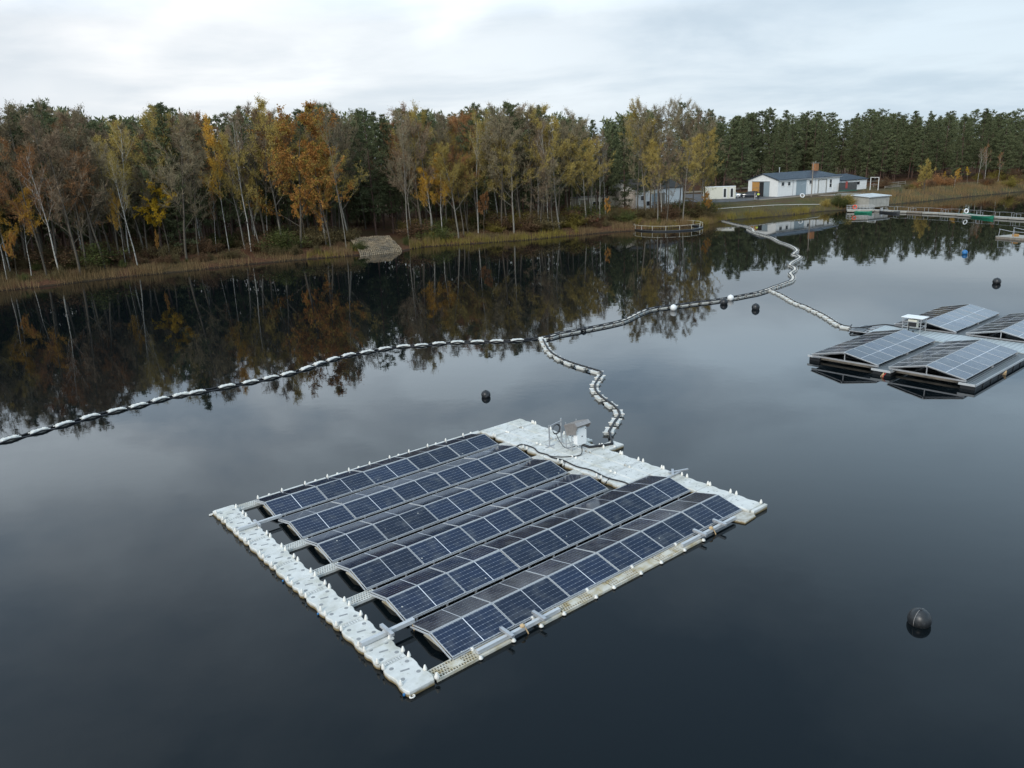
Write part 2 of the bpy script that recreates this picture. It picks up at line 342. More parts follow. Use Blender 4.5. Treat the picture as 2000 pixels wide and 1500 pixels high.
def vnoise(P, sc, seed=0):
    r = np.random.default_rng(seed); g = r.random((64, 64)); q = P/sc; i = np.floor(q).astype(int); f = q-i; f = f*f*(3-2*f)
    a = g[i[:, 0] % 64, i[:, 1] % 64]; b = g[(i[:, 0]+1) % 64, i[:, 1] % 64]; c = g[i[:, 0] % 64, (i[:, 1]+1) % 64]; d = g[(i[:, 0]+1) % 64, (i[:, 1]+1) % 64]
    return (a*(1-f[:, 0])+b*f[:, 0])*(1-f[:, 1])+(c*(1-f[:, 0])+d*f[:, 0])*f[:, 1]
def height(P):
    P = np.atleast_2d(np.asarray(P, float)); d = sdist(P)
    hall = np.clip((P[:, 0]-38)/8, 0, 1)
    top = 1.5+.76*hall; run = 9-1.5*hall
    h = np.where(d < 0, -.9*np.clip(-d/3, 0, 1), .12+top*np.clip(d/run, 0, 1)**.8)
    wild = (1-np.clip((P[:, 0]-40)/6, 0, 1))*np.clip((d-8)/20, 0, 1)+np.clip((P[:, 1]-214)/15, 0, 1)
    h = h+np.clip(wild, 0, 1)*(.012*np.clip(d-9, 0, 60)+.5*(vnoise(P, 9, 1)-.4))+np.clip(d/3, 0, 1)*.22*(vnoise(P, 2.3, 2)-.5)*(1-.9*hall*np.clip((d-6)/2, 0, 1))
    return np.where(d > 7.5, np.where(hall*(P[:, 1] < 212) > .9, np.minimum(h, 2.262), h), h)
def gz(x, y): return float(height([[x, y]])[0])
def make_terrain():
    xs = np.concatenate([np.arange(-900, -130, 35), np.arange(-130, 190, 1.6), np.arange(190, 1300, 35)])
    ys = np.concatenate([np.arange(-100, 60, 20), np.arange(60, 260, 1.6), np.arange(260, 340, 8), np.arange(340, 2500, 90)])
    X, Y = np.meshgrid(xs, ys); P = np.stack([X.ravel(), Y.ravel()], 1); Z = height(P)
    Z = np.where(P[:, 1] > 400, np.minimum(Z, 3.5), Z)
    nx, ny = len(xs), len(ys); idx = np.arange(nx*ny).reshape(ny, nx)
    F = np.stack([idx[:-1, :-1], idx[:-1, 1:], idx[1:, 1:], idx[1:, :-1]], -1).reshape(-1, 4)
    ok = (Z[F] > -.85).any(1); F = F[ok]
    me = bpy.data.meshes.new('ground'); me.from_pydata(np.column_stack([P, Z]).tolist(), [], F.tolist()); me.update()
    me.polygons.foreach_set('use_smooth', [True]*len(me.polygons))
    m = bpy.data.materials.new('ground_litter_and_grass'); m.use_nodes = True; nt = m.node_tree; b = nt.nodes['Principled BSDF']; b.inputs['Roughness'].default_value = .95
    b.inputs['Specular IOR Level'].default_value = .1
    tc = N(nt, 'ShaderNodeTexCoord'); s = N(nt, 'ShaderNodeSeparateXYZ'); L(nt, tc, 'Object', s, 0)
    n1 = N(nt, 'ShaderNodeTexNoise', i_Scale=.35, i_Detail=8., i_Roughness=.65); L(nt, tc, 'Object', n1, 'Vector')
    n2 = N(nt, 'ShaderNodeTexNoise', i_Scale=2.5, i_Detail=6., i_Roughness=.7); L(nt, tc, 'Object', n2, 'Vector')
    n3 = N(nt, 'ShaderNodeTexNoise', i_Scale=.12, i_Detail=4.); L(nt, tc, 'Object', n3, 'Vector')
    litter = mixc(nt, ramp(nt, n2.outputs[0], [(.35, 0.), (.65, 1.)]), (.06, .032, .02), (.14, .07, .04))
    grass = mixc(nt, ramp(nt, n1.outputs[0], [(.4, 0.), (.6, 1.)]), (.085, .075, .035), (.06, .075, .022))
    grass = mixc(nt, ramp(nt, n2.outputs[0], [(.42, 0.), (.6, .85)]), grass, (.12, .085, .055))
    n4 = N(nt, 'ShaderNodeTexNoise', i_Scale=.16, i_Detail=5.); L(nt, tc, 'Object', n4, 'Vector'); grass = mixc(nt, ramp(nt, n4.outputs[0], [(.46, 0.), (.56, .8)]), grass, (.085, .055, .035))
    gx = mth(nt, 'MULTIPLY', mth(nt, 'GREATER_THAN', mth(nt, 'ADD', s.outputs[0], mth(nt, 'MULTIPLY', n1.outputs[0], 8.)), 44.), mth(nt, 'LESS_THAN', mth(nt, 'ADD', s.outputs[1], mth(nt, 'MULTIPLY', n1.outputs[0], 8.)), 214.))
    c = mixc(nt, gx, litter, grass); c = mixc(nt, mth(nt, 'MULTIPLY', ramp(nt, n3.outputs[0], [(.45, 0.), (.6, .5)]), 1.), c, (.07, .065, .025))
    mud = mth(nt, 'LESS_THAN', mth(nt, 'ADD', s.outputs[2], mth(nt, 'MULTIPLY', n2.outputs[0], .2)), .25)
    c = mixc(nt, mth(nt, 'MULTIPLY', mud, .8), c, (.035, .028, .02))
    nt.links.new(c, b.inputs['Base Color'])
    bp = N(nt, 'ShaderNodeBump', i_Strength=1., i_Distance=.12); L(nt, n2, 0, bp, 'Height'); L(nt, bp, 0, b, 'Normal')
    me.materials.append(m); tag(link('ground', me), kind='structure')
make_terrain()
def make_yard():
    def sheet(name, pts, dz, m):
        mb = MB(); p = [np.array(q) for q in pts]; mb.add([(q[0], q[1], 2.262+dz) for q in p], [tuple(range(len(p)))]); o = mb.build(name, m, fix=False)
        o.data.flip_normals() if o.data.polygons[0].normal.z < 0 else None
        tag(o, kind='structure')
    asph = pm('worn_asphalt', (.085, .085, .088), .9, var=.2, scale=.8, col2=(.12, .11, .10), c2scale=.4)
    sand = pm('sandy_path', (.21, .175, .13), .95, var=.15, scale=1.5)
    sheet('yard', [(43.5, 170.5), (50, 170.2), (58, 174), (66.5, 178.5), (76, 186.5), (84, 190.), (84, 196), (70, 190), (60, 196), (50, 212), (40, 212), (40, 186)], .03, asph)
    sheet('path', [(55.2, 170.8), (60, 173.3), (66.5, 177.0), (76, 185.), (83, 189.8), (81.5, 190.2), (75, 187.6), (66, 180.), (60, 176.4), (55.5, 174)], .045, sand)
    mb = MB(); road = [(40, 212), (58, 213), (66, 217), (80, 222), (110, 226), (110, 229), (80, 226), (66, 221.5), (56, 218), (40, 217)]
    mb.add([(x, y, gz(x, y)+.18) for x, y in road], [(0, 1, 8, 9), (1, 2, 7, 8), (2, 3, 6, 7), (3, 4, 5, 6)]); tag(mb.build('road', sand), kind='structure')
make_yard()

# ------------------------------------------------------------------ trees
def blades(P, D, ln, w, r, name, m, kite=False):
    """many thin triangles / kites: base P, direction D (unit), length ln, width w (arrays)"""
    n = len(P); side = np.cross(D, r.normal(size=(n, 3))); side /= np.linalg.norm(side, axis=1)[:, None]+1e-9
    a = P-side*(w/2)[:, None]; b = P+side*(w/2)[:, None]; c = P+D*ln[:, None]
    if kite:
        mid = P+D*(ln*.45)[:, None]; a = mid-side*(w/2)[:, None]; b = mid+side*(w/2)[:, None]
        V = np.stack([P, b, c, a], 1).reshape(-1, 3); F = np.arange(4*n).reshape(-1, 4); k = 4
    else:
        V = np.stack([a, b, c], 1).reshape(-1, 3); F = np.arange(3*n).reshape(-1, 3); k = 3
    me = bpy.data.meshes.new(name); me.vertices.add(len(V)); me.vertices.foreach_set('co', V.ravel())
    me.loops.add(len(V)); me.loops.foreach_set('vertex_index', F.ravel().astype(np.int32))
    me.polygons.add(n); me.polygons.foreach_set('loop_start', (np.arange(n)*k).astype(np.int32)); me.polygons.foreach_set('loop_total', np.full(n, k, np.int32))
    me.update(calc_edges=True)
    at_ = me.attributes.new('tint', 'FLOAT', 'FACE'); at_.data.foreach_set('value', r.random(n).astype(np.float32))
    me.materials.append(m); return me
def unit(v): return v/(np.linalg.norm(v, axis=-1, keepdims=True)+1e-9)
def limb(mb, p, d, ln, r0, r1, r, seg=5, bend=.12, up=0., n=5):
    pts = [p.copy()]; q = p.copy(); dd = unit(d)
    for i in range(seg):
        dd = unit(dd+r.normal(size=3)*bend+np.array([0, 0, up])); q = q+dd*ln/seg; pts.append(q.copy())
    mb.tube([tuple(x) for x in pts], list(np.linspace(r0, r1, seg+1)), n, caps=False); return pts
def pt_on(pts, t):
    f = t*(len(pts)-1); i = min(int(f), len(pts)-2); return pts[i]+(pts[i+1]-pts[i])*(f-i), unit(pts[i+1]-pts[i])
# nominal 20 m trees; a builder returns (trunk mesh, crown mesh)
def mk_broad(seed, H=20., start=.28, nl=16, ang=.75, llen=.34, twigs=16, leaves=0, leafsize=.2, r0=.2, twigw=.035, multi=1, bark='bark', leaf='twig', twl=1.2, lean=.03, up=.12, narrow=1.):
    r = np.random.default_rng(seed); mb = MB(); P = []; D = []; LP = []
    for s in range(multi):
        base = np.array([r.normal()*.25, r.normal()*.25, -.4]) if multi > 1 else np.array([0, 0, -.4])
        d0 = unit(np.array([r.normal()*lean*(1+3*(multi > 1)), r.normal()*lean*(1+3*(multi > 1)), 1.])); hh = H*(1 if s == 0 else r.uniform(.75, .97))
        tr = limb(mb, base, d0, hh, r0/(multi**.3), .025, r, 11, .035, .02, 7)
        for i in range(max(5, nl//multi)):
            t = start+(1-start)*((i+r.random())/(nl/multi)); t = min(t, .97); p, td = pt_on(tr, t)
            a = r.uniform(0, 2*PI); out = np.array([math.cos(a), math.sin(a), 0])
            ll = H*llen*(1-.72*((t-start)/(1-start))**1.3)*r.uniform(.7, 1.1)*narrow
            pts = limb(mb, p, unit(out*math.sin(ang)+td*math.cos(ang)), ll, r0*.38*(1-t*.75), .012, r, 6, .10, up, 4)
            for j in range(6):
                p2, d2 = pt_on(pts, r.uniform(.25, 1)); sd = unit(d2+r.normal(size=3)*.6+np.array([0, 0, .2])); l2 = ll*r.uniform(.2, .42)
                pp = limb(mb, p2, sd, l2, .022, .008, r, 3, .12, up*.6, 3)
                for k in range(twigs):
                    p3, d3 = pt_on(pp, r.uniform(.1, 1)); P.append(p3); D.append(unit(d3+r.normal(size=3)*.55+np.array([0, 0, .15])))
                    LP.append(p3)
            for k in range(twigs):
                p3, d3 = pt_on(pts, r.uniform(.35, 1)); P.append(p3); D.append(unit(d3+r.normal(size=3)*.6))
    P = np.array(P); D = np.array(D); n = len(P); ln = r.uniform(.5, 1., n)*twl; w = np.full(n, twigw)
    if leaves:
        k = leaves; base = np.repeat(P, k, 0)+np.repeat(D, k, 0)*(np.repeat(ln, k)*r.uniform(.1, 1., n*k))[:, None]+r.normal(size=(n*k, 3))*.12
        LD = unit(r.normal(size=(n*k, 3))+np.array([0, 0, -.4])); P = np.concatenate([P, base]); D = np.concatenate([D, LD])
        ln = np.concatenate([ln, r.uniform(.6, 1.2, n*k)*leafsize]); w = np.concatenate([w, r.uniform(.6, 1.1, n*k)*leafsize*.8])
    crown = blades(P, D, ln, w, r, 'crown', M[leaf], kite=True)
    return mb.mesh('trunk', M[bark], True), crown
def mk_pine(seed, H=20., start=.42, nb=46, width=.17, tufts=7, r0=.17, cone=.5, needle='needle', bark='pinebark', tl=.42):
    r = np.random.default_rng(seed); mb = MB(); P = []; D = []
    tr = limb(mb, np.array([0, 0, -.4]), np.array([r.normal()*.02, r.normal()*.02, 1]), H+.2, r0, .03, r, 10, .02, .03, 7)
    for i in range(7):
        p, td = pt_on(tr, r.uniform(start*.45, start)); a = r.uniform(0, 2*PI); limb(mb, p, np.array([math.cos(a), math.sin(a), -.1]), r.uniform(.4, 1.6), .025, .01, r, 2, .1, 0, 3)
    for i in range(nb):
        t = start+(1-start)*(i+r.random())/nb; t = min(t, .985); p, td = pt_on(tr, t); a = i*2.4+r.normal()*.5
        s = (t-start)/(1-start); prof = (min(1, .35+s*2.2))*(1-s)**cone*1.08*(.8+.4*math.sin(i*1.9)**2)+.045
        ll = H*width*prof*r.uniform(.65, 1.15); el = -.1+.75*s+r.normal()*.1
        pts = limb(mb, p, np.array([math.cos(a)*math.cos(el), math.sin(a)*math.cos(el), math.sin(el)]), ll, .035*(1-s*.6)+.01, .01, r, 4, .08, .05, 3)
        for j in range(max(3, int(tufts*(.45+prof*.8)))):
            q, dq = pt_on(pts, r.uniform(.3, 1.)); sq = 1-.75*s; c = q+r.normal(size=3)*np.array([.36, .36, .14])*sq 
            for k in range(15):
                P.append(c+r.normal(size=3)*np.array([.2, .2, .1])*(1-.5*s)); D.append(unit(dq*.4+r.normal(size=3)*.7+np.array([0, 0, .55])))
    P = np.array(P); D = np.array(D); n = len(P)
    crown = blades(P, D, r.uniform(.6, 1.2, n)*tl, r.uniform(.07, .15, n), r, 'crown', M[needle], kite=True)
    return mb.mesh('trunk', M[bark], True), crown
M['needle'] = leafmat('pine_needles', (.075, .095, .052), (.175, .19, .095), transl=.15, scale=.6)
M['twig'] = leafmat('bare_twigs', (.17, .14, .088), (.30, .25, .155), transl=.1)
M['twigred'] = leafmat('reddish_twigs', (.20, .145, .095), (.31, .23, .15), transl=.1)
M['olive'] = leafmat('olive_gold_leaves', (.30, .235, .075), (.50, .38, .12), transl=.3)
M['gold'] = leafmat('golden_leaves', (.44, .25, .05), (.68, .43, .08), transl=.35)
M['yellow'] = leafmat('bright_yellow_leaves', (.62, .40, .04), (.80, .56, .07), transl=.4)
M['orangel'] = leafmat('orange_leaves', (.42, .20, .065), (.58, .30, .09), c3=(.46, .33, .08), transl=.35)
M['rust'] = leafmat('rusty_brown_leaves', (.26, .13, .06), (.40, .21, .09), transl=.3)
M['shrub'] = leafmat('brown_green_scrub', (.11, .09, .045), (.19, .15, .075), transl=.25)
M['shrubred'] = leafmat('red_brown_scrub', (.11, .065, .04), (.18, .115, .065), transl=.2)
M['shrubg'] = leafmat('green_scrub', (.07, .085, .03), (.13, .14, .05), transl=.25)
M['reed'] = leafmat('tan_reeds', (.22, .15, .075), (.37, .26, .13), transl=.2, scale=.25)
M['reedg'] = leafmat('golden_green_grass', (.17, .14, .035), (.27, .22, .06), transl=.2, scale=.25)
M['bankgrass'] = leafmat('rough_bank_grass', (.11, .09, .045), (.21, .16, .08), transl=.2, scale=.2)
M['reedr'] = leafmat('rusty_reeds', (.17, .115, .055), (.28, .19, .09), transl=.2, scale=.2)
V = {}
V['bare'] = [mk_broad(100+i, nl=17, start=.24, leaves=0, twigs=26, twigw=.05, ang=.78, llen=.42, up=.05) for i in range(4)]
V['haze'] = [mk_broad(140+i, nl=16, start=.3, leaves=2, twigs=17, leafsize=.17, twigw=.04, ang=.78, llen=.40, leaf='twig', up=.05) for i in range(3)]
V['olive'] = [mk_broad(160+i, nl=16, start=.3, leaves=5, twigs=15, leafsize=.19, ang=.8, llen=.42, leaf='olive', bark='barklight', up=.05) for i in range(3)]
V['birch'] = [mk_broad(200+i, nl=15, start=.42, leaves=1, twigs=11, leafsize=.14, r0=.13, ang=.6, llen=.30, leaf='twigred', bark='birch', twigw=.03) for i in range(3)]
V['birchgold'] = [mk_broad(230+i, nl=16, start=.36, leaves=6, twigs=10, leafsize=.22, r0=.12, ang=.7, llen=.30, up=.03, leaf='gold', bark='birch', twigw=.03) for i in range(2)]
V['maple'] = [mk_broad(260+i, nl=20, start=.14, leaves=6, twigs=11, leafsize=.30, r0=.2, ang=.95, llen=.52, leaf='orangel', bark='bark', up=.03) for i in range(2)]
V['small'] = [mk_broad(280+i, nl=15, start=.42, leaves=9, twigs=7, leafsize=.42, r0=.2, ang=1.0, llen=.36, leaf='yellow', bark='bark', up=.02) for i in range(2)]
V['willow'] = [mk_broad(290, nl=20, start=.06, leaves=6, twigs=14, leafsize=.34, r0=.35, ang=.7, llen=.6, leaf='olive', multi=3, twigw=.12, twl=2.)]
V['pine'] = [mk_pine(300+i, start=.20+.06*(i % 3), nb=66, cone=[.42, .7, .5, .9, .35][i], width=[.21, .19, .23, .2, .2][i]) for i in range(5)]
V['pinefull'] = [mk_pine(320+i, start=.08, nb=80, width=.2, cone=1.0) for i in range(2)]
def mk_bush(seed, leaf, n=5200, R=1., spiky=.5):
    r = np.random.default_rng(seed); st = MB(); P = []; D = []
    for i in range(26):
        a = r.uniform(0, 2*PI); e = r.uniform(.5, 1.45); d = np.array([math.cos(a)*math.cos(e), math.sin(a)*math.cos(e), math.sin(e)])
        pts = limb(st, np.array([r.normal()*.15, r.normal()*.15, -.1]), d, r.uniform(.9, 2.1)*R, .02, .006, r, 5, .16, .02, 3)
        for k in range(n//26):
            q, dq = pt_on(pts, r.uniform(.15, 1)**.8); P.append(q+r.normal(size=3)*.17); D.append(unit(dq*spiky+r.normal(size=3)*.7))
    P = np.array(P); D = np.array(D); m = len(P)
    return st.mesh('stem', M['bark'], True), blades(P, D, r.uniform(.05, .17, m), r.uniform(.03, .075, m), r, 'foliage', M[leaf], kite=True)
V['scrub'] = [mk_bush(400+i, 'shrub') for i in range(3)]
def put_tree(kind, x, y, h, name, label, cat, group=None, leaf=None, vi=None, sxy=None, bark=None, parts=('trunk', 'crown'), nom=20.):
    tr, cr = V[kind][(vi if vi is not None else random.randrange(99)) % len(V[kind])]
    s = h/nom; sx = s*(sxy or random.uniform(.9, 1.15))
    e = empty(name, (x, y, gz(x, y)), random.uniform(0, 6.28), label, cat, group); e.scale = (sx, sx, s)
    for nm, me, mt in ((parts[0], tr, bark), (parts[1], cr, leaf)):
        o = link(nm, me, e)
        if mt: o.material_slots[0].link = 'OBJECT'; o.material_slots[0].material = M[mt]
    return e
SHX = np.array([p[0] for p in SHPX]); SHY = np.array([p[1] for p in SHPX])
def ground_at(px, inland):
    """world point seen in column px, a given distance behind the waterline"""
    s = at(px, float(np.interp(px, SHX, SHY))) if 0 <= px <= 2000 else None
    if s is None:
        d = rayd(px, 500.); d = d[:2]/np.linalg.norm(d[:2]); t = 60.
        while sdist(np.array([d*t]))[0] < 0 and t < 500: t += .5
        s = d*t
    d = s/np.linalg.norm(s); return s+d*inland
def height_for(x, y, ytop):
    z = gz(x, y); lo, hi = 1., 45.
    for _ in range(30):
        m = (lo+hi)/2
        if pr(x, y, z+m)[1] > ytop: lo = m
        else: hi = m
    return lo
SKYX = [0, 70, 135, 190, 240, 300, 355, 420, 500, 570, 600, 650, 730, 800, 870, 930, 1000, 1070, 1130, 1190, 1260, 1330, 1370, 1430, 1500, 1560, 1740, 1800, 1900, 2000]
SKYY = [230, 203, 203, 215, 224, 226, 203, 226, 208, 224, 207, 209, 219, 213, 215, 207, 204, 208, 230, 223, 208, 207, 215, 222, 213, 225, 219, 223, 216, 221]
def skyline(px): return float(np.interp(px, SKYX, SKYY))
taken = []
CLEAR = []
def hidden(px, inl):
    return any(abs(px-c) < w and inl < i+1.5 for c, i, w in CLEAR)
def free(p, d):
    for q in taken:
        if (q[0]-p[0])**2+(q[1]-p[1])**2 < d*d: return False
    return True
KEEP = [((22, 164), (44, 184)), ((43, 165), (97, 212)), ((97, 180), (120, 200))]      # buildings, yard, meadow
def blocked(x, y):
    return any(a[0] < x < b[0] and a[1] < y < b[1] for a, b in KEEP)
def special(px, inland, ytop, kind, name, label, cat, **kw):
    p = ground_at(px, inland); h = height_for(p[0], p[1], ytop); taken.append((p[0], p[1])); CLEAR.append((px-8, inland, dict(maple=52, small=30, birchgold=26, olive=10).get(kind, 6)))
    return put_tree(kind, p[0], p[1], h, name, label, cat, **kw)
# the ones that stand out
special(66, 5, 372, 'birchgold', 'birch_tree', 'golden birch at the left edge of the photo, low on the bank above the reeds', 'tree', sxy=.95, leaf='gold')
special(18, 4, 385, 'birchgold', 'birch_tree', 'orange-gold birch in the far left corner of the shore, beside the golden birch', 'tree', sxy=1.0, leaf='gold')
special(38, 3, 455, 'small', 'young_tree', 'low rusty orange sapling among the reeds at the left edge', 'tree', leaf='orangel', sxy=.5)
special(337, 7, 364, 'small', 'maple_tree', 'small maple with a flat bright yellow crown on a thin trunk, left shore', 'tree', vi=0, sxy=1.0)
special(250, 5, 372, 'birchgold', 'birch_tree', 'slim yellow-leaved birch standing left of the flat yellow maple', 'tree', vi=1, sxy=.5, leaf='gold')
special(318, 4, 452, 'small', 'young_tree', 'tiny orange sapling under the bright yellow maple', 'tree', leaf='orangel', sxy=.28)
special(452, 8, 244, 'birchgold', 'birch_tree', 'tall yellow-topped birch left of the pair of white birches', 'tree', vi=0, sxy=.62, leaf='gold')
special(428, 8, 372, 'birch', 'birch_tree', 'short birch with rusty leaves below the tall yellow-topped birch', 'tree', leaf='rust', sxy=.6)
special(494, 6, 232, 'birch', 'birch_tree', 'tallest white-trunked bare birch, left of the big orange maple', 'tree', vi=0, sxy=.8)
special(504, 9, 300, 'birch', 'birch_tree', 'second white-trunked birch, close beside the tallest one', 'tree', vi=1, sxy=.7)
special(590, 6, 226, 'maple', 'maple_tree', 'big orange-leaved maple, largest coloured crown on the shore', 'tree', vi=0, sxy=1.05)
special(648, 5, 296, 'maple', 'maple_tree', 'orange and yellow maple leaning right beside the big orange maple', 'tree', vi=1, sxy=.95)
special(556, 9, 212, 'olive', 'deciduous_tree', 'olive-gold tree rising behind the big orange maple', 'tree', sxy=.8)
special(600, 7, 370, 'small', 'young_tree', 'low yellow-orange tree at the foot of the big orange maple', 'tree', leaf='orangel', sxy=.62)
special(678, 3, 222, 'birch', 'birch_tree', 'single slender pale-trunked tree just left of the stone slope', 'tree', vi=2, sxy=.55, leaf='twig', bark='barklight')
special(800, 7, 225, 'haze', 'deciduous_tree', 'tall leaning bare tree right behind the stone slope', 'tree', vi=0, sxy=.6, bark='barklight')
special(806, 8, 236, 'haze', 'deciduous_tree', 'slightly shorter leaning bare tree beside the tall one behind the stone slope', 'tree', vi=1, sxy=.55, bark='barklight')
special(848, 6, 222, 'olive', 'deciduous_tree', 'olive-yellow tall tree behind the golden-orange birch', 'tree', sxy=.8)
special(866, 4, 312, 'birchgold', 'birch_tree', 'golden-orange birch with hanging crown, centre of the shore', 'tree', vi=0, sxy=1.05, leaf='gold')
special(846, 4, 330, 'birchgold', 'birch_tree', 'deep yellow birch overlapping the left of the golden-orange birch', 'tree', vi=1, sxy=.85, leaf='gold')
special(946, 5, 376, 'small', 'young_tree', 'rusty orange young tree with a cone-shaped crown near the centre', 'tree', vi=1, sxy=.62, leaf='rust')
special(935, 6, 232, 'birch', 'birch_tree', 'slender birch with sparse yellow-green leaves behind the rusty young tree', 'tree', leaf='olive', sxy=.7)
special(1072, 6, 248, 'birch', 'birch_tree', 'white-trunked birch leaning right, centre-right of the shore', 'tree', vi=1, sxy=.75)
special(1052, 9, 262, 'birch', 'birch_tree', 'thinner white birch left of the leaning white birch', 'tree', vi=2, sxy=.6)
special(1172, 8, 268, 'birch', 'birch_tree', 'white birch in front of the low wing of the old barn', 'tree', vi=0, sxy=.7)
special(1183, 10, 262, 'birch', 'birch_tree', 'white birch in front of the gable of the old barn', 'tree', vi=2, sxy=.6)
special(1186, 5, 388, 'small', 'young_tree', 'golden-brown young tree at the shore below the barn gable', 'tree', vi=0, sxy=.55, leaf='orangel')
for px, inl, yt, lab, lf in [(1244, 9, 214, 'dark forked trunk in front of the barn corner', 'twig'), (1262, 10, 208, 'tree with thin bare crown before the barn wall, left of the dark double trunk', 'olive'), (1278, 9, 216, 'dark double-trunk tree before the barn wall', 'twig'),
                          (1300, 8, 205, 'tallest bare tree of the clump at the right end of the barn', 'twig'), (1326, 9, 212, 'leaning dark trunk at the right corner of the barn', 'twig'), (1352, 8, 236, 'bare tree between barn and container cabin', 'twigred'),
                          (1366, 8, 262, 'yellowish tree leaning over the container cabin', 'olive'), (1384, 8, 312, 'lower olive-gold tree hanging over the cabin roof', 'olive')]:
    special(px, inl, yt, 'haze' if lf != 'olive' else 'olive', 'deciduous_tree', lab, 'tree', sxy=.7, leaf=lf)
special(1378, 4, 378, 'small', 'young_tree', 'low orange bushy tree at the water right of the cage ring', 'tree', leaf='orangel', sxy=.7)
def worldtree(px, y, ytop, kind, name, label, cat, **kw):
    lo, hi = 200., 480.
    for _ in range(40):
        m = (lo+hi)/2
        if at(px, m, 1.2)[1] > y and at(px, m, 1.2)[1] < 3000: lo = m
        else: hi = m
    p = at(px, lo, 1.2); taken.append((p[0], p[1])); return put_tree(kind, p[0], p[1], height_for(p[0], p[1], ytop), name, label, cat, **kw)
worldtree(1803, 186, 318, 'willow', 'willow_tree', 'round olive-yellow willow on the meadow right of the sheds', 'tree', sxy=.8, leaf='olive')
worldtree(1862, 192, 330, 'birchgold', 'birch_tree', 'small yellow birch right of the round willow', 'tree', sxy=1.1, leaf='gold')
worldtree(1843, 200, 336, 'birchgold', 'birch_tree', 'second small yellow birch between the willow and its neighbour', 'tree', sxy=1., leaf='gold')
worldtree(1888, 206, 326, 'birchgold', 'birch_tree', 'yellow-tipped birch left of the leaning pink-brown birches', 'tree', sxy=.8, leaf='yellow')
worldtree(1908, 200, 292, 'birch', 'birch_tree', 'leaning birch with pinkish twigs, far right shore', 'tree', vi=0, leaf='twigred', sxy=1.)
worldtree(1922, 203, 286, 'birch', 'birch_tree', 'taller of the two leaning pink-brown birches, far right shore', 'tree', vi=1, leaf='rust', sxy=1.)
worldtree(1948, 206, 300, 'birch', 'birch_tree', 'birch with rusty undergrowth, right of the leaning pair', 'tree', vi=2, leaf='rust', sxy=1.)
worldtree(1985, 212, 330, 'small', 'young_tree', 'rusty young tree at the right edge of the photo', 'tree', leaf='rust', sxy=.8)
worldtree(1757, 182, 372, 'pinefull', 'conifer', 'small dark conifer bush on the meadow beside the pale-roofed shed', 'conifer', sxy=2.2)
for px, inl, yt, kd, sx in [(78, 11, 200, 'pine', .9), (142, 12, 200, 'pine', .9), (20, 12, 226, 'pinefull', .9), (362, 9, 200, 'pinefull', 1.05), (508, 13, 206, 'pine', .9), (655, 12, 207, 'pine', .8), (738, 14, 217, 'pine', 1.), (772, 15, 222, 'pine', 1.), (935, 11, 206, 'pine', .95), (1003, 12, 203, 'pine', .95), (1076, 12, 208, 'pine', .9), (408, 13, 226, 'pine', 1.)]:
    p = ground_at(px, inl); taken.append((p[0], p[1])); nm, lab, grp = LAB['pine'] if 'LAB' in globals() else ('pine_tree', '', '')
    put_tree(kd, p[0], p[1], height_for(p[0], p[1], yt), 'pine_tree', 'green pine standing among the leafless trees of the shore wood' if kd == 'pine' else 'full-crowned dark pine standing among the leafless shore trees', 'pine tree', 'pines among the leafless trees' if kd == 'pine' else 'full-crowned pines among the leafless trees', sxy=sx)
# general forest: front band of broadleaved trees, then pines
LAB = {'bare': ('deciduous_tree', 'bare grey-brown leafless tree of the shore wood', 'leafless trees along the shore'),
       'haze': ('deciduous_tree', 'thin-crowned brown tree with its last leaves', 'nearly leafless trees along the shore'),
       'olive': ('deciduous_tree', 'olive-gold leaved tree among brown trees', 'olive-gold trees along the shore'),
       'birch': ('birch_tree', 'slim white-trunked birch among brown trees', 'white-trunked birches in the shore wood'),
       'birchgold': ('birch_tree', 'slim birch with yellow leaves inside the shore wood', 'yellow birches inside the shore wood'),
       'pine': ('pine_tree', 'dark green pine of the forest', 'pines of the forest')}
def zone(px):
    if px < 420: return ['bare']*6+['haze']*4+['birch']*2+['pine']+['olive']
    if px < 690: return ['bare']*3+['haze']*3+['birch']*2+['olive']*2+['pine']*2
    if px < 830: return ['haze', 'bare', 'haze', 'pine', 'birch']
    if px < 1130: return ['haze']*5+['olive']*3+['bare']*2+['birch']*2
    return ['haze']*4+['olive']*3+['bare']*2+['birch']
def zlab(lab, grp, px):
    z = 'at the left end' if px < 420 else 'left of the stone slope' if px < 760 else 'in the middle' if px < 1180 else 'near the barn and yard' if px < 1480 else 'behind the hall and annex' if px < 1760 else 'at the far right'
    return lab+', '+z, grp+' '+z
leafs = {'bare': ['twig', 'twig', 'twigred'], 'haze': ['twig', 'twigred', 'olive', 'twig', 'rust'], 'olive': [None], 'birch': ['twigred', 'twig', 'olive', 'rust'], 'birchgold': [None], 'pine': [None]}
cnt = 0
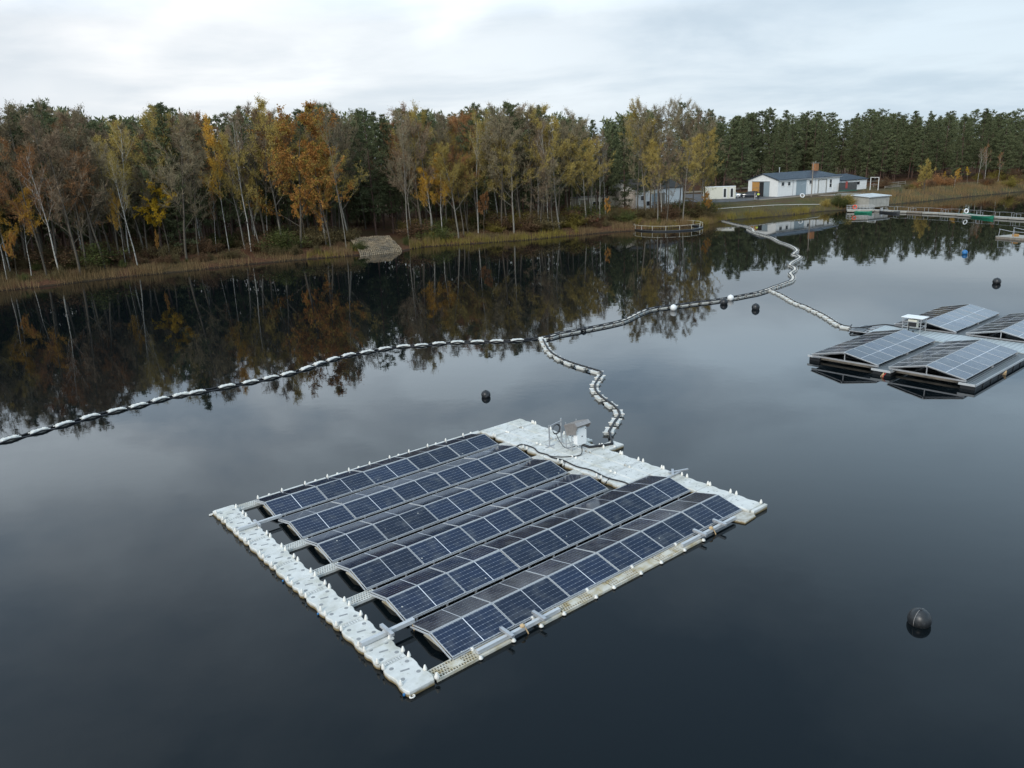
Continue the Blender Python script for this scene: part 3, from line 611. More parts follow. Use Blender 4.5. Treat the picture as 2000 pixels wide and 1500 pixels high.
for band, (i0, i1, n) in enumerate([(2.5, 8, 150), (8, 16, 135), (16, 28, 70)]):
    for k in range(n):
        px = -330+(1400+330)*(k+random.random())/n; inl = random.uniform(i0, i1)
        if 690 < px < 792 and inl < 17: continue
        p = ground_at(px, inl)
        if blocked(*p) or not free(p, 1.5) or hidden(px, inl): continue
        if px > 1190 and p[1] > 158 and p[0] > 20 and p[1] < 186: continue
        if 1120 < px < 1335 and random.random() < (.9 if 1165 < px < 1255 else .55): continue
        kind = random.choice(zone(px)) if band < 2 else random.choice(['pine', 'haze', 'haze', 'bare'])
        if band == 0 and kind == 'pine': kind = 'haze'
        yt = skyline(min(max(px-18, 0), 2000))+(random.uniform(34, 115) if band == 0 else random.uniform(8, 60))
        if kind in ('birch',) and band == 0: yt += 20
        nm, lab, grp = LAB[kind]; lab, grp = zlab(lab, grp, px); h = min(height_for(p[0], p[1], yt), 25.)
        taken.append((p[0], p[1])); cnt += 1
        put_tree(kind, p[0], p[1], h, nm, lab, 'tree' if kind != 'pine' else 'pine tree', grp, leaf=random.choice(leafs[kind]), sxy=random.uniform(.75, 1.05)*(20/h)**.25)
npine = 0
def pine_at(p, yt, kind='pine', **kw):
    global npine
    h = min(max(height_for(p[0], p[1], yt), 12.), 28.); npine += 1; taken.append((p[0], p[1]))
    nm, lab, grp = LAB['pine']; lab, grp = zlab(lab, grp, pr(p[0], p[1], 2)[0])
    t = put_tree(kind, p[0], p[1], h, nm, lab, 'pine tree', grp, sxy=random.uniform(.85, 1.4)*(20/h)**.2, **kw); t.rotation_euler.x = random.gauss(0, .03); t.rotation_euler.y = random.gauss(0, .03)
for k in range(100):                                   # behind the broadleaved band
    px = -250+(1330+250)*(k+random.random()*.9)/100; p = ground_at(px, random.uniform(20, 40))
    if blocked(*p) or not free(p, 2.2) or (710 < px < 790 and random.random() < .3): continue
    pine_at(p, skyline(min(max(px-20, 0), 2000))+random.choice([0, 4, 10, 18, 28]), random.choice(['pine', 'pine', 'pine', 'pinefull']))
for k in range(260):                                   # behind the yard and along the right shore
    t = (k+random.random())/260; px = 1330+(2190-1330)*((t*61.8) % 1.)
    d = rayd(px, 300)[:2]; d /= np.linalg.norm(d)
    yy = random.uniform(219, 258)-(8 if px < 1480 else 0); front = yy < 230
    p = d*(yy/d[1])
    if px > 1780: p = p*(1-.06*min(1, (px-1780)/150.))
    if blocked(*p) or not free(p, 2.1) or npine > 292: continue
    yt = skyline(min(px, 2000))+random.choice([-6, -1, 4, 8, 14, 22, 34]) + (14 if front else 0)
    pine_at(p, yt, 'pinefull' if (front and random.random() < .45) else 'pine')
# wood behind that reads as one mass
def make_mass():
    r = np.random.default_rng(5); P = []; D = []; spots = []
    for k in range(520):
        px = r.uniform(-380, 2300); d = rayd(px, 300)[:2]; d /= np.linalg.norm(d)
        if px < 1300: s = ground_at(min(max(px, -300), 1999), 0); base = np.linalg.norm(s)+r.uniform(36, 80)
        else: base = 262/d[1]+r.uniform(0, 60)
        p = d*base; spots.append((p[0], p[1], px))
    tr = MB()
    for x, y, px in spots:
        z = gz(x, y); H = min(height_for(x, y, skyline(min(max(px, 0), 2000))+r.uniform(6, 30)), 25); R = r.uniform(2., 3.4)
        tr.tube([(x, y, z-.5), (x, y, z+H*.95)], [.2, .05], 5, caps=False)
        n = 560; h = r.uniform(.04, 1, n); a = r.uniform(0, 2*PI, n); rad = R*np.sqrt(r.random(n))*np.clip(1.25-h, .08, .75)*1.4
        P.append(np.stack([x+rad*np.cos(a), y+rad*np.sin(a), z+h*H], 1)); D.append(unit(r.normal(size=(n, 3))+np.array([0, 0, .6])))
    P = np.concatenate(P); D = np.concatenate(D); n = len(P)
    me = blades(P, D, r.uniform(.5, 1.3, n), r.uniform(.2, .5, n), r, 'distant_wood', M['needle'], kite=True)
    o = link('distant_wood', me); tag(o, 'dark pine wood far behind the shore trees, one closed mass', 'wood', kind='stuff')
    t = tr.build('trunks', M['pinebark'], o, fix=False); t['kind'] = 'stuff'
make_mass()
# undergrowth
for k in range(230):
    px = -150+(1420+150)*(k+random.random())/230; inl = random.uniform(2.2, 16)**1.
    if 688 < px < 795 and inl < 15: continue
    p = ground_at(px, inl)
    if blocked(*p) or p[0] > 41.5: continue
    h = random.uniform(.8, 2.3)*(1.2 if inl > 6 else .7); lf = random.choice([None, None, 'shrubred', 'shrubg', 'shrubred', 'reedg' if px > 700 else None])
    put_tree('scrub', p[0], p[1], h, 'shrub', zlab('scrubby brown-green bush under the trees', '', px)[0], 'bush', zlab('', 'undergrowth bushes', px)[1], leaf=lf, sxy=random.uniform(1., 1.7)*h/1.8, parts=('stem', 'foliage'), nom=1.8)
for px, inl, h, lf, lab in [(852, 3, 2.6, 'shrubg', 'olive bush at the water right of the stone slope'), (690, 2, 1.2, 'shrubg', 'dark green bush at the left foot of the stone slope'), (706, 1.5, 1.6, 'shrubg', 'low grey-green bush hanging over the water by the stone slope'),
                            (1225, 6, 2.2, 'shrubg', 'dark green bush in front of the barn gable'), (1142, 9, 3.0, 'shrubg', 'green bush at the left end of the barn wing'),
                            (1640, 1.6, 2.4, 'shrubg', 'green bush at the waterline below the concrete wall'), (1655, 1.8, 2.3, 'olive', 'yellow-green bush between concrete wall and railed gangway'), (1612, 2.5, 1.6, 'olive', 'low olive bush left of the green waterline bush'),
                            (555, 6, 3.0, 'shrubg', 'green bushy thicket under the orange maple'), (195, 6, 3, 'shrubg', 'green bush under the leafless trees at the left')]:
    p = ground_at(px, inl); put_tree('scrub', p[0], p[1], h, 'shrub', lab, 'bush', leaf=lf, sxy=1.15*h/1.8, parts=('stem', 'foliage'), nom=1.8)
for k in range(34):
    x = random.uniform(94, 150); t = random.random(); y = 180+(x-94)*.42+random.uniform(3, 22)
    if sdist(np.array([[x, y]]))[0] < 1.5: continue
    put_tree('scrub', x, y, random.uniform(1.2, 2.8), 'shrub', 'rust-brown scrub on the far right shore', 'bush', 'scrub on the far right shore', leaf=random.choice(['rust', 'shrub', 'shrubred', 'reedg']), sxy=random.uniform(1, 1.6), parts=('stem', 'foliage'), nom=1.8)
# reeds and bank grass
def reeds(name, label, ranges, dens, hmin, hmax, m, dmin, dmax, w=.05, seed=1, kind='reeds'):
    r = np.random.default_rng(seed); P = []
    for i in range(len(SH)-1):
        a, b = SH[i], SH[i+1]
        if max(a[0], b[0]) < -130 or min(a[0], b[0]) > 200: continue
        ln = np.linalg.norm(b-a); n = int(ln*dens); t = r.random(n); d = (b-a)/ln; nrm = np.array([-d[1], d[0]])
        q = a+t[:, None]*(b-a)+nrm*(r.uniform(dmin, dmax, n))[:, None]; P.append(q)
    P = np.concatenate(P)
    keep = np.zeros(len(P), bool)
    px = np.array([pr(x, y, 0)[0] for x, y in P])
    for lo, hi in ranges: keep |= (px > lo) & (px < hi)
    clump = vnoise(P, 2.2, seed+3)
    keep &= r.random(len(P)) < np.clip((clump-.22)*2.6, .06, 1)
    P = P[keep]; clump = clump[keep]; Z = np.maximum(height(P), -.05); n = len(P); P3 = np.column_stack([P, Z-.05])
    D = unit(r.normal(size=(n, 3))*np.array([.13, .13, 0])+np.array([0, 0, 1])); ln = r.uniform(hmin, hmax, n)*(.6+.7*clump)
    o = link(name, blades(P3, D, ln, np.full(n, w), r, name, m)); tag(o, label, kind, kind='stuff'); return o
reeds('reeds', 'tan reeds along the waterline of the left and middle shore', [(-400, 520), (530, 690), (915, 1040), (1130, 1420), (800, 860)], 80, .7, 1.7, M['reed'], -.3, 2.0, .045, 1)
reeds('reeds', 'rusty brown reed belt on the far right shore behind the jetty', [(1636, 2300)], 75, .7, 1.6, M['reedr'], -.2, 6.5, .06, 2)
reeds('bank_grass', 'yellow-green grass fringe along the water below the yard', [(1400, 1650), (1240, 1420), (600, 700), (800, 1130)], 90, .5, 1.1, M['reedg'], -.2, 1.8, .05, 3, 'grass')
reeds('bank_grass', 'rough dark grass and weeds on the bank slopes', [(-400, 688), (792, 1400)], 240, .15, .5, M['bankgrass'], 1.2, 9, .06, 4, 'grass')

reeds('bank_grass', 'short rough grass on the bank below the yard', [(1400, 2300)], 260, .08, .26, M['bankgrass'], 1.2, 9, .05, 5, 'grass')
# ------------------------------------------------------------------ floating solar platform
NS = (CH-.17)/(CH-.34); RS = (CH-.34)/(CH-.80)      # true scale and height above the water of the two platforms
def lp(u, v, z): return (u, -v, z)
def make_panel_meshes(Lx, Wy, name, nx, ny):
    g = MB(); g.b2((.012, .012, -.004), (Lx-.012, Wy-.012, .004)); gm = g.mesh('solar_panel', panelmat(name, Lx/2, Lx, Wy, nx, ny, (.007, .015, .038)))
    f = MB(); t = .013
    f.b2((0, 0, -.03), (Lx, t, .010)); f.b2((0, Wy-t, -.03), (Lx, Wy, .010)); f.b2((0, t, -.03), (t, Wy-t, .010)); f.b2((Lx-t, t, -.03), (Lx, Wy-t, .010))
    return gm, f.mesh('frame', M['alu'])
def panel(parent, gm, fm, mat4):
    o = link('solar_panel', gm, parent); o.matrix_local = mat4 @ Matrix.Rotation(random.gauss(0, .005), 4, 'X') @ Matrix.Rotation(random.gauss(0, .003), 4, 'Y'); link('frame', fm, o); return o
def xframe(o, ex, ey):
    ex = Vector(ex).normalized(); ey = Vector(ey).normalized(); ez = ex.cross(ey)
    return Matrix(((ex.x, ey.x, ez.x, o[0]), (ex.y, ey.y, ez.y, o[1]), (ex.z, ey.z, ez.z, o[2]), (0, 0, 0, 1)))
PU, PV, TILT, ZB, PW = 2.14655, 2.32963, math.radians(12.997), .32, 1.038
FT = .34
pinm = MB(); pinm.lathe((0, 0, 0), [(.052, 0), (.056, .04), (.044, .085), (.027, .14), (.010, .165)], 9); PINME = pinm.mesh('connector_pin', M['pin'], True)
pin2 = MB(); pin2.lathe((0, 0, 0), [(.07, 0), (.07, .025), (.045, .05), (.04, .075)], 9); PIN2 = pin2.mesh('connector_pin', M['pin'], True)
def wavy(u0, u1, v0, v1, lo_wave=True, hi_wave=True, amp=.05):
    """outline of a float: the two ends (constant v) straight, the two long flanks scalloped"""
    t = [0, .06, .16, .30, .42, .5, .58, .70, .84, .94, 1]; off = [1.3, .5, 0, .1, .8, 1, .8, .1, 0, .5, 1.3]
    a = [lp(u0+(amp*o if lo_wave else 0), v0+(v1-v0)*x, 0)[:2] for x, o in zip(t, off)]
    b = [lp(u1-(amp*o if hi_wave else 0), v0+(v1-v0)*x, 0)[:2] for x, o in zip(t, off)]
    return a+b[::-1]
def float_block(parent, u0, u1, v0, v1, kind='A', pins=(), mat='deckplastic', lo=True, hi=True, rot=0, side=True):
    f = MB(); g = .013 if kind == 'B' else .009; f.pad(wavy(u0+g, u1-g, v0+g, v1-g, lo, hi), -.12, FT, .022)
    o = f.build('float_block', M[mat], parent)
    cu, cv = (u0+u1)/2, (v0+v1)/2; du, dv = (u1-u0), (v1-v0)
    d = MB()
    if kind == 'A' and dv > .6:
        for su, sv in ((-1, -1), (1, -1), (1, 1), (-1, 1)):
            q = MB(); q.lathe(lp(cu+su*du*.27, min(cv, v0+.5)+sv*.28, FT), [(.062, .0), (.06, .005)], 12); q.build('recess_shade', M['recess_shade'], o)  # thin disc on top, its dark grey paints the shade of an uncut hole
        d.bar(lp(cu-.12, min(cv, v0+.5)-.03, FT+.001), lp(cu+.12, min(cv, v0+.5)+.03, FT+.001), .06, .006)
        d.build('slot_shade', M['recess_shade'], o)  # dark bar on the surface painting the shaded centre slot
    if kind == 'B':
        for q in range(7):
            a = random.uniform(-.32, .32)*du, random.uniform(-.4, .4)*dv; e = random.choice([(.09, 0), (0, .06), (.07, .03)])
            d.bar(lp(cu+a[0]-e[0]/2, cv+a[1]-e[1]/2, FT+.001), lp(cu+a[0]+e[0]/2, cv+a[1]+e[1]/2, FT+.001), .026, .006)
        d.build('slot_shade', M['recess_shade'], o)  # small dark bars on the surface, painting shaded slots that are not cut
    if rot: o.rotation_euler.z = rot
    for (u, v, t) in pins:
        link('connector_pin', PIN2 if t else PINME, o, lp(u, v, FT-.01))
    return o
def dashed_strip(parent, u0, u1, v, name='seam_strip'):
    s = MB(); s.b2(lp(u0+.05, v-.07, FT-.06), lp(u1-.05, v+.07, FT-.012)); o = s.build(name, M['deckplastic'], parent)
    d = MB(); n = int((u1-u0-.15)/.085)
    for k in range(n):
        for s_ in (-.032, .032):
            u = u0+.08+k*.085; d.b2(lp(u, v+s_-.012, FT-.014), lp(u+.05, v+s_+.012, FT-.008))
    d.build('slot_shade', M['recess_shade'], o); return o  # dark dashes laid on the strip paint the shade in its slots
def grate(parent, u0, u1, v0, v1, z=.27, mat='plastic', blank=None, rows=4):
    """perforated plank with real openings"""
    g = MB(); th = .05; W_ = v1-v0; bw = W_/rows*.24; cell = .085
    g.b2(lp(u0, v0-.02, z-.13), lp(u1, v0+.0, z)); g.b2(lp(u0, v1, z-.13), lp(u1, v1+.02, z))
    for i in range(rows+1):
        vc = v0+W_*i/rows; a, b = max(v0, vc-bw/2), min(v1, vc+bw/2)
        g.b2(lp(u0, a, z-th), lp(u1, b, z))
    n = int((u1-u0)/cell)
    for i in range(rows):
        a, b = v0+W_*i/rows+bw/2-.003, v0+W_*(i+1)/rows-bw/2+.003
        for k in range(n+1):
            u = u0+k*(u1-u0)/n+(.04 if i % 2 else 0); g.b2(lp(max(u-.010, u0), a, z-th+.002), lp(min(u+.010, u1), b, z-.002))
    g.b2(lp(u0, v0, z-th), lp(u0+.03, v1, z-.001)); g.b2(lp(u1-.03, v0, z-th), lp(u1, v1, z-.001))
    if blank: g.b2(lp(blank[0], v0+W_*.26, z-th+.001), lp(blank[1], v0+W_*.74, z+.002))
    return g.build('grating_plank', M[mat], parent, fix=False)
def make_platform():
    P = empty('floating_solar_platform', (-9.79047875*NS, 27.39338275*NS, CH-CH*NS), math.radians(38.53155), 'large near solar platform on white floats, six rows of blue panels', 'solar platform'); P.scale = (NS,)*3
    gm, fm = make_panel_meshes(2.118, PW, 'near_solar_glass', 24, 6)
    ct, st = math.cos(TILT), math.sin(TILT); ws = PW*ct
    for r in range(6):
        n = 5 if r < 4 else 6
        for i in range(n):
            dz = random.uniform(-.006, .006)
            # panel facing the camera side: ridge at v = r*PV, eave at v = r*PV + ws
            panel(P, gm, fm, xframe(lp(i*PU+.014, r*PV+ws, ZB+dz), (1, 0, 0), (0, ct, st)))
            vr = r*PV-.045
            panel(P, gm, fm, xframe(lp(i*PU+.014, vr, ZB+PW*st+dz), (1, 0, 0), (0, ct, -st)))
            h = MB(); u0, u1 = i*PU+.10, (i+1)*PU-.08      # pontoon below the pair
            sec = [(-.48, -.0), (-.56, .14), (-.50, .22), (-.1, .34), (0.04, .35), (.42, .24), (.50, .14), (.42, .0)]
            h.rings([[lp(u, r*PV-.02+a, z) for a, z in sec] for u in (u0, u0+.03, u1-.03, u1)]); h.build('panel_pontoon', M['hull'], P)
        u1 = n*PU
        b = MB(); b.bar(lp(-.01, r*PV-.022, ZB+PW*st-.045), lp(u1+.01, r*PV-.022, ZB+PW*st-.045), .05, .06)
        for v in (r*PV+ws+.03, r*PV-ws-.075):
            b.bar(lp(.0, v, ZB-.035), lp(u1, v, ZB-.035), .03, .03)
            k = .35
            while k < u1: b.b2(lp(k-.025, v-.03, ZB-.22), lp(k+.025, v+.02, ZB-.03)); k += PU/2
        b.build('mounting_rail', M['steel'], P)
        for s in (-.03, u1+.02):                        # end brackets
            e = MB(); e.bar(lp(s, r*PV-ws-.02, ZB-.05), lp(s, r*PV-.03, ZB+PW*st-.05), .02, .05); e.bar(lp(s, r*PV-.01, ZB+PW*st-.05), lp(s, r*PV+ws, ZB-.05), .02, .05); e.build('end_bracket', M['alu'], P)
    # walkway along the near-left edge
    A0, A1 = -1.66, -.78
    float_block(P, A0, A1, -1.22, -.88, 'C', [(A0+.05, -.84, 0), (A1-.05, -.84, 0)])
    float_block(P, A0, A1, -.88, -.02, 'A')
    for k in range(6):
        vb = .05+k*PV
        dashed_strip(P, A0+.04, A1-.04, vb)
        pins = [(A0+.05, vb-.15, 0), (A1-.05, vb-.15, 0), (A0+.05, vb+.15, 0), (A1-.05, vb+.15, 0)]
        if k < 5:
            float_block(P, A0, A1, vb+.08, vb+1.40, 'A', pins+[(A0+.05, vb+1.16, 0), (A1-.05, vb+1.16, 0)])
            float_block(P, A0, A1, vb+1.40, vb+PV-.08, 'A', [(A0+.05, vb+1.47, 0), (A1-.05, vb+1.47, 0)])
        else:
            float_block(P, A0, A1, vb+.08, 13.1, 'A', pins+[(A0+.05, 12.72, 0), (A1-.04, 12.62, 0)])
    g = MB(); g.lathe(lp(A1+.02, 13.08, FT-.02), [(.07, 0), (.07, .05), (.05, .1), (.03, .15)], 9); g.build('connector_pin', M['pin'], P)
    for (u, v) in ((A0+.12, 13.12), (A0-.04, -1.22), (13.93, 12.9)):
        g = MB(); g.tube([lp(u+.07*math.cos(a), v+.05*math.sin(a), .2) for a in np.linspace(0, 2*PI, 9)[:-1]], .02, 6, closed=True); g.build('mooring_eye', M['pin'], P)
    for (u, v) in ((A0-.01, 12.95), (A0-.01, 8.1), (A0-.01, 5.55)):
        g = MB(); g.lathe(lp(u, v, .2), [(.035, 0), (.035, .04)], 8); g.build('blue_cap', M['bluepl'], P)
    # cross planks
    for v in (-.98, 3.56, 5.89, 8.22, 12.83):
        if v < 12: grate(P, A1+.02, .18, v-.2, v+.2, .26)
    grate(P, A1+.02, .62, 12.62, 13.05, .26, 'plastic_old', (-.25, .18))
    # long beams
    bm = MB(); 
    bm.bar(lp(A0+.1, 1.32, .44), lp(.1, 1.32, .44), .10, .10); bm.build('cross_beam', M['alu'], P)
    c = MB(); c.bar(lp(A1-.06, 1.05, .45), lp(A1-.06, 1.6, .45), .09, .09); c.build('cross_bar', M['steel'], P)
    bm = MB(); bm.bar(lp(A0+.05, 10.66, .46), lp(.08, 10.66, .46), .12, .12); bm.build('cross_beam', M['alu'], P)
    bm = MB(); bm.b2(lp(A0+.06, 10.74, FT), lp(A1+.05, 10.92, FT+.05)); bm.build('beam_pad', M['plastic'], P)
    c = MB(); c.bar(lp(A1-.03, 10.38, .56), lp(A1-.03, 11.02, .56), .10, .09); c.build('cross_bar', M['steel'], P)
    c = MB(); c.tube([lp(.02, 10.62, .5), lp(.02, 10.7, .3), lp(.05, 10.72, .05)], .018, 6); c.build('rope_end', M['rope'], P)
    # near edge
    V0, V1 = 12.62, 13.05
    grate(P, 3.68, 4.95, V0, V1, .26, 'plastic_old', (4.1, 4.5)); grate(P, 5.75, 6.95, V0, V1, .26, 'plastic_old', (6.1, 6.5)); grate(P, 7.95, 9.1, V0, V1, .26, 'plastic_old', (8.3, 8.7))
    for a, b in ((.65, 1.75), (2.8, 3.64), (4.98, 5.72), (6.98, 7.92), (9.13, 10.1)):
        f = MB(); f.pad([lp(a, V0, 0)[:2], lp(b, V0, 0)[:2], lp(b, V1, 0)[:2], lp(a, V1, 0)[:2]][::-1], -.12, .25, .02); o = f.build('edge_float', M['plastic_old'], P)
        link('connector_pin', PIN2, o, lp(a-.02, V1+.02, .2)); link('connector_pin', PIN2, o, lp(b+.02, V1+.02, .2))
        link('connector_pin', PIN2, o, lp(a, V0+.05, .25))
    for a, b, x0_, x1_ in ((.62, 3.6, 1.68, 2.86), (9.15, 12.1, 10.15, 11.25)):
        bm = MB(); bm.bar(lp(a, 12.93, .33), lp(b, 12.93, .33), .11, .11); bm.build('edge_beam', M['alu'], P)
        for x in (x0_, x1_):
            c = MB(); c.bar(lp(x, 12.62, .43), lp(x, 13.17, .43), .10, .08); c.build('cross_bar', M['steel'], P)
        c = MB(); c.lathe(lp((a+b)/2+.1, 12.93, .38), [(.07, 0), (.08, .05), (.03, .09)], 8); c.tube([lp((a+b)/2+.15, 13.0, .36), lp((a+b)/2+.2, 13.05, .2), lp((a+b)/2+.22, 13.06, .05)], .02, 6); c.build('beam_clamp', M['rope'], P)
    # far edge
    x = A1+.98
    while x < 11:
        f = MB(); f.pad([lp(x, -1.36, 0)[:2], lp(x+.95, -1.36, 0)[:2], lp(x+.95, -1.06, 0)[:2], lp(x, -1.06, 0)[:2]][::-1], -.12, .24, .02); o = f.build('edge_float', M['plastic'], P)
        link('connector_pin', PINME, o, lp(x+.02, -1.33, .2))
        if random.random() < .6: link('connector_pin', PIN2, o, lp(x+.5, -1.36, .2))
        x += 1.02
    # wide deck along the far-right end: three floats across
    B0, B1 = 11.17, 13.8; cw = (B1-B0)/3
    ends = [-1.05, -.02]+sum([[.05+k*PV+.07, .05+k*PV+1.20, ] for k in range(6)], [])
    rows = []
    rows.append((-1.05, -.02))
    for k in range(6):
        vb = .05+k*PV; rows.append((vb+.07, vb+1.2 if k < 5 else 12.95)); 
        if k < 5: rows.append((vb+1.2, vb+PV-.07))
    for ri, (a, b) in enumerate(rows):
        for c_ in range(3):
            if a > 8.0 and c_ < 2 and not (a > 12): continue
            u0, u1 = B0+cw*c_, B0+cw*(c_+1); pins = []
            top = ri % 2 == 1 or ri == 0
            pv_ = b+.0 if ri == 0 else (a if top else b)
            if c_ == 0: pins.append((u0+.05, pv_+(.06 if top else -.06), 0))
            if c_ == 2: pins.append((u1-.05, pv_+(.06 if top else -.06), 0)); pins.append((u1-.05, (b-.05) if top else (a+.05), 0))
            pins.append((u1 if c_ < 2 else u0, pv_+(.05 if top else -.05), 1))
            float_block(P, u0, u1, a, b, 'B', pins, lo=(c_ == 0), hi=(c_ == 2))
        if ri >= 1 and ri % 2 == 1: pass
    for k in range(6):
        vb = .05+k*PV; dashed_strip(P, B0 if vb < 8 else B0+2*cw, B1, vb)
    float_block(P, 12.98, B1+.08, 12.97, 13.12, 'C', [], lo=False)
    f = MB(); f.pad([lp(12.0, 12.7, 0)[:2], lp(13.0, 12.66, 0)[:2], lp(13.15, 12.95, 0)[:2], lp(12.9, 13.25, 0)[:2], lp(12.2, 13.3, 0)[:2]][::-1], -.1, .25, .03); f.build('corner_float', M['deckplastic'], P)
    float_block(P, B1-.02, 14.75, 4.45, 5.15, 'B', [(14.6, 4.5, 1), (14.2, 5.1, 1), (14.0, 4.5, 1)], lo=False, hi=False)
    float_block(P, B1-.02, 14.2, 3.4, 3.75, 'C', [(14.0, 3.45, 1)], lo=False)
    for v in (1.22, 3.55, 5.88):                       # short ramps of grating between rows and deck
        grate(P, 10.78, 11.25, v-.22, v+.22, .30)
    s = MB(); s.bar(lp(B1-.45, 9.1, .42), lp(B1-.05, 8.75, .46), .1, .06); s.bar(lp(B1-.35, 8.8, .42), lp(B1+.45, 9.15, .44), .09, .05); s.bar(lp(12.95, 9.05, .4), lp(B1+.1, 9.05, .4), .08, .05); s.build('loose_brace', M['steel'], P)
    return P
PLAT = make_platform()
PX = PLAT.location; PYAW = PLAT.rotation_euler.z
def pw(u, v, z=0):
    c, s = math.cos(PYAW), math.sin(PYAW); return (PX[0]+NS*(c*u+s*v), PX[1]+NS*(s*u-c*v), PX[2]+NS*z)
# inverter under its hood
def make_inverter():
    o = pw(12.5, 4.2, FT); e = empty('inverter', o, PYAW, 'white inverter box under a bent sheet-metal hood on the near platform deck', 'inverter'); e.scale = (.88,)*3
    fr = MB()
    for x, y in ((0, .1), (0, .55), (.75, .1), (.75, .55)): fr.bar((x, y, 0), (x, y, 1.15 if y < .3 else 1.45), .035)
    for y in (.1, .55): fr.bar((0, y, .25), (.75, y, .25), .03)
    for x in (0, .75): fr.bar((x, .1, .03), (x, .6, .03), .03); fr.bar((x, .1, .1), (x, .55, .9), .025)
    fr.bar((0, .1, 1.), (.75, .1, 1.), .03); fr.build('stand', M['steel'], e)
    b = MB(); r = .06; w, h = .66, .95
    def rr(x, y, w, h, z): return [(x+w*a, z, y+h*b_) for a, b_ in ((.09, 0), (.91, 0), (1, .07), (1, .93), (.91, 1), (.09, 1), (0, .93), (0, .86), (-.07, .84), (-.07, .12), (0, .1), (0, .07))]
    b.rings([rr(.12, .30, w, h, .06), rr(.12, .30, w, h, -.16), rr(.15, .33, w-.06, h-.06, -.19)]); bo = b.build('housing', M['whitemetal'], e)
    d = MB(); d.cyl((.44, -.185, .76), (.44, -.20, .76), .035, 12); d.b2((.66, -.2, 1.12), (.72, -.188, 1.16)); d.build('badge', M['dark'], bo)
    g = MB(); 
    for x in (.25, .4, .6): g.cyl((x, -.05, .3), (x, -.05, .22), .025, 8)
    g.build('cable_gland', M['blackp'], bo)
    hd = MB()      # folded sheet: back slope, flat top, left cheek
    t = .012
    def plate(pts):
        p = [Vector(q) for q in pts]; n = (p[1]-p[0]).cross(p[2]-p[0]).normalized()*t
        k = len(p); hd.add(p+[q+n for q in p], [tuple(range(k)), tuple(range(2*k-1, k-1, -1))]+[(i, k+i, k+(i+1) % k, (i+1) % k) for i in range(k)])
    plate([(-.04, -.36, 1.42), (.92, -.36, 1.42), (.92, -.16, 1.56), (-.04, -.16, 1.56)])
    plate([(-.04, -.16, 1.56), (.92, -.16, 1.56), (.92, .62, 1.30), (-.04, .62, 1.30)])
    plate([(-.05, -.36, 1.42), (-.05, -.16, 1.56), (-.05, .62, 1.30), (-.05, .42, .78), (-.05, -.24, .98)])
    plate([(.92, -.36, 1.42), (.92, -.16, 1.56), (.92, .62, 1.30), (.92, .42, .98), (.92, -.24, 1.18)])
    hd.build('hood', M['hood'], e)
make_inverter()
def make_coil_stand():
    e = empty('cable_stand', pw(12.15, 3.0, FT), PYAW, 'thin galvanised post frame with a cross arm left of the inverter', 'frame')
    f = MB(); f.bar((0, 0, 0), (0, 0, 1.05), .05); f.bar((0, 0, .98), (.75, 0, 1.08), .04); f.bar((.75, 0, 0), (.75, 0, 1.2), .06); f.bar((0, 0, .3), (.75, 0, .3), .03); f.bar((-.25, 0, .02), (.3, 0, .02), .04); f.bar((0, -.3, .02), (0, .3, .02), .04); f.bar((.75, -.3, .02), (.75, .3, .02), .04)
    f.build('post_frame', M['steel'], e)
    c = MB()
    for k in range(3):
        R = .20+.02*k; c.tube([(.38+R*math.cos(a), -.05-.02*k, .78+R*1.0*math.sin(a)) for a in np.linspace(0, 2*PI, 21)[:-1]], .012, 6, closed=True)
    o = c.build('cable_coil', M['cable'], None, True, pw(12.15, 3.0, FT), PYAW); tag(o, 'coiled black cable hanging on the thin post frame beside the inverter', 'cable')
make_coil_stand()
def spline(pts, n=8):
    P = [Vector(p) for p in pts]; out = []
    for i in range(len(P)-1):
        a, b, c, d = P[max(i-1, 0)], P[i], P[i+1], P[min(i+2, len(P)-1)]
        for k in range(n):
            t = k/n; out.append(.5*((2*b)+(c-a)*t+(2*a-5*b+4*c-d)*t*t+(3*b-a-3*c+d)*t**3))
    out.append(P[-1]); return out
def cable(pts, r, label, m='cable', sp=6):
    mb = MB(); mb.tube(spline(pts, sp), r, 7); return tag(mb.build('power_cable', M[m], None, True), label, 'cable')
# cables on the deck
cable([pw(11.0, 1.9, .3), pw(11.35, 1.95, FT+.05), pw(11.5, 2.6, FT+.03), pw(11.3, 3.2, FT+.03), pw(11.38, 3.7, FT+.03), pw(11.3, 4.1, FT+.03), pw(11.42, 4.7, FT+.03), pw(11.35, 5.6, FT+.03), pw(11.5, 6.3, FT+.03), pw(11.4, 7.3, FT+.03), pw(11.55, 8.1, FT+.03), pw(11.6, 8.4, .3)], .032, 'black cable running along the inner edge of the near platform deck')
cable([pw(11.34, 3.9, FT+.03), pw(11.7, 4.4, FT+.03), pw(12.4, 4.75, FT+.03), pw(12.8, 4.4, .6)], .022, 'thin black cable from the inverter to the deck-edge cable')
cable([pw(11.42, 4.8, FT+.03), pw(11.2, 5.0, .32), pw(10.95, 5.1, .2)], .02, 'short cable branch dropping off the deck edge below the inverter')
cable([pw(11.45, 7.4, FT+.03), pw(11.2, 7.5, .32), pw(10.95, 7.5, .2)], .02, 'short cable branch dropping off the deck edge near the fifth panel row')
cable([pw(12.55, 3.0, .9), pw(12.5, 3.3, .6), pw(12.5, 3.7, FT+.04), pw(12.7, 4.1, .5)], .016, 'thin cable sagging from the coil down to the inverter foot')
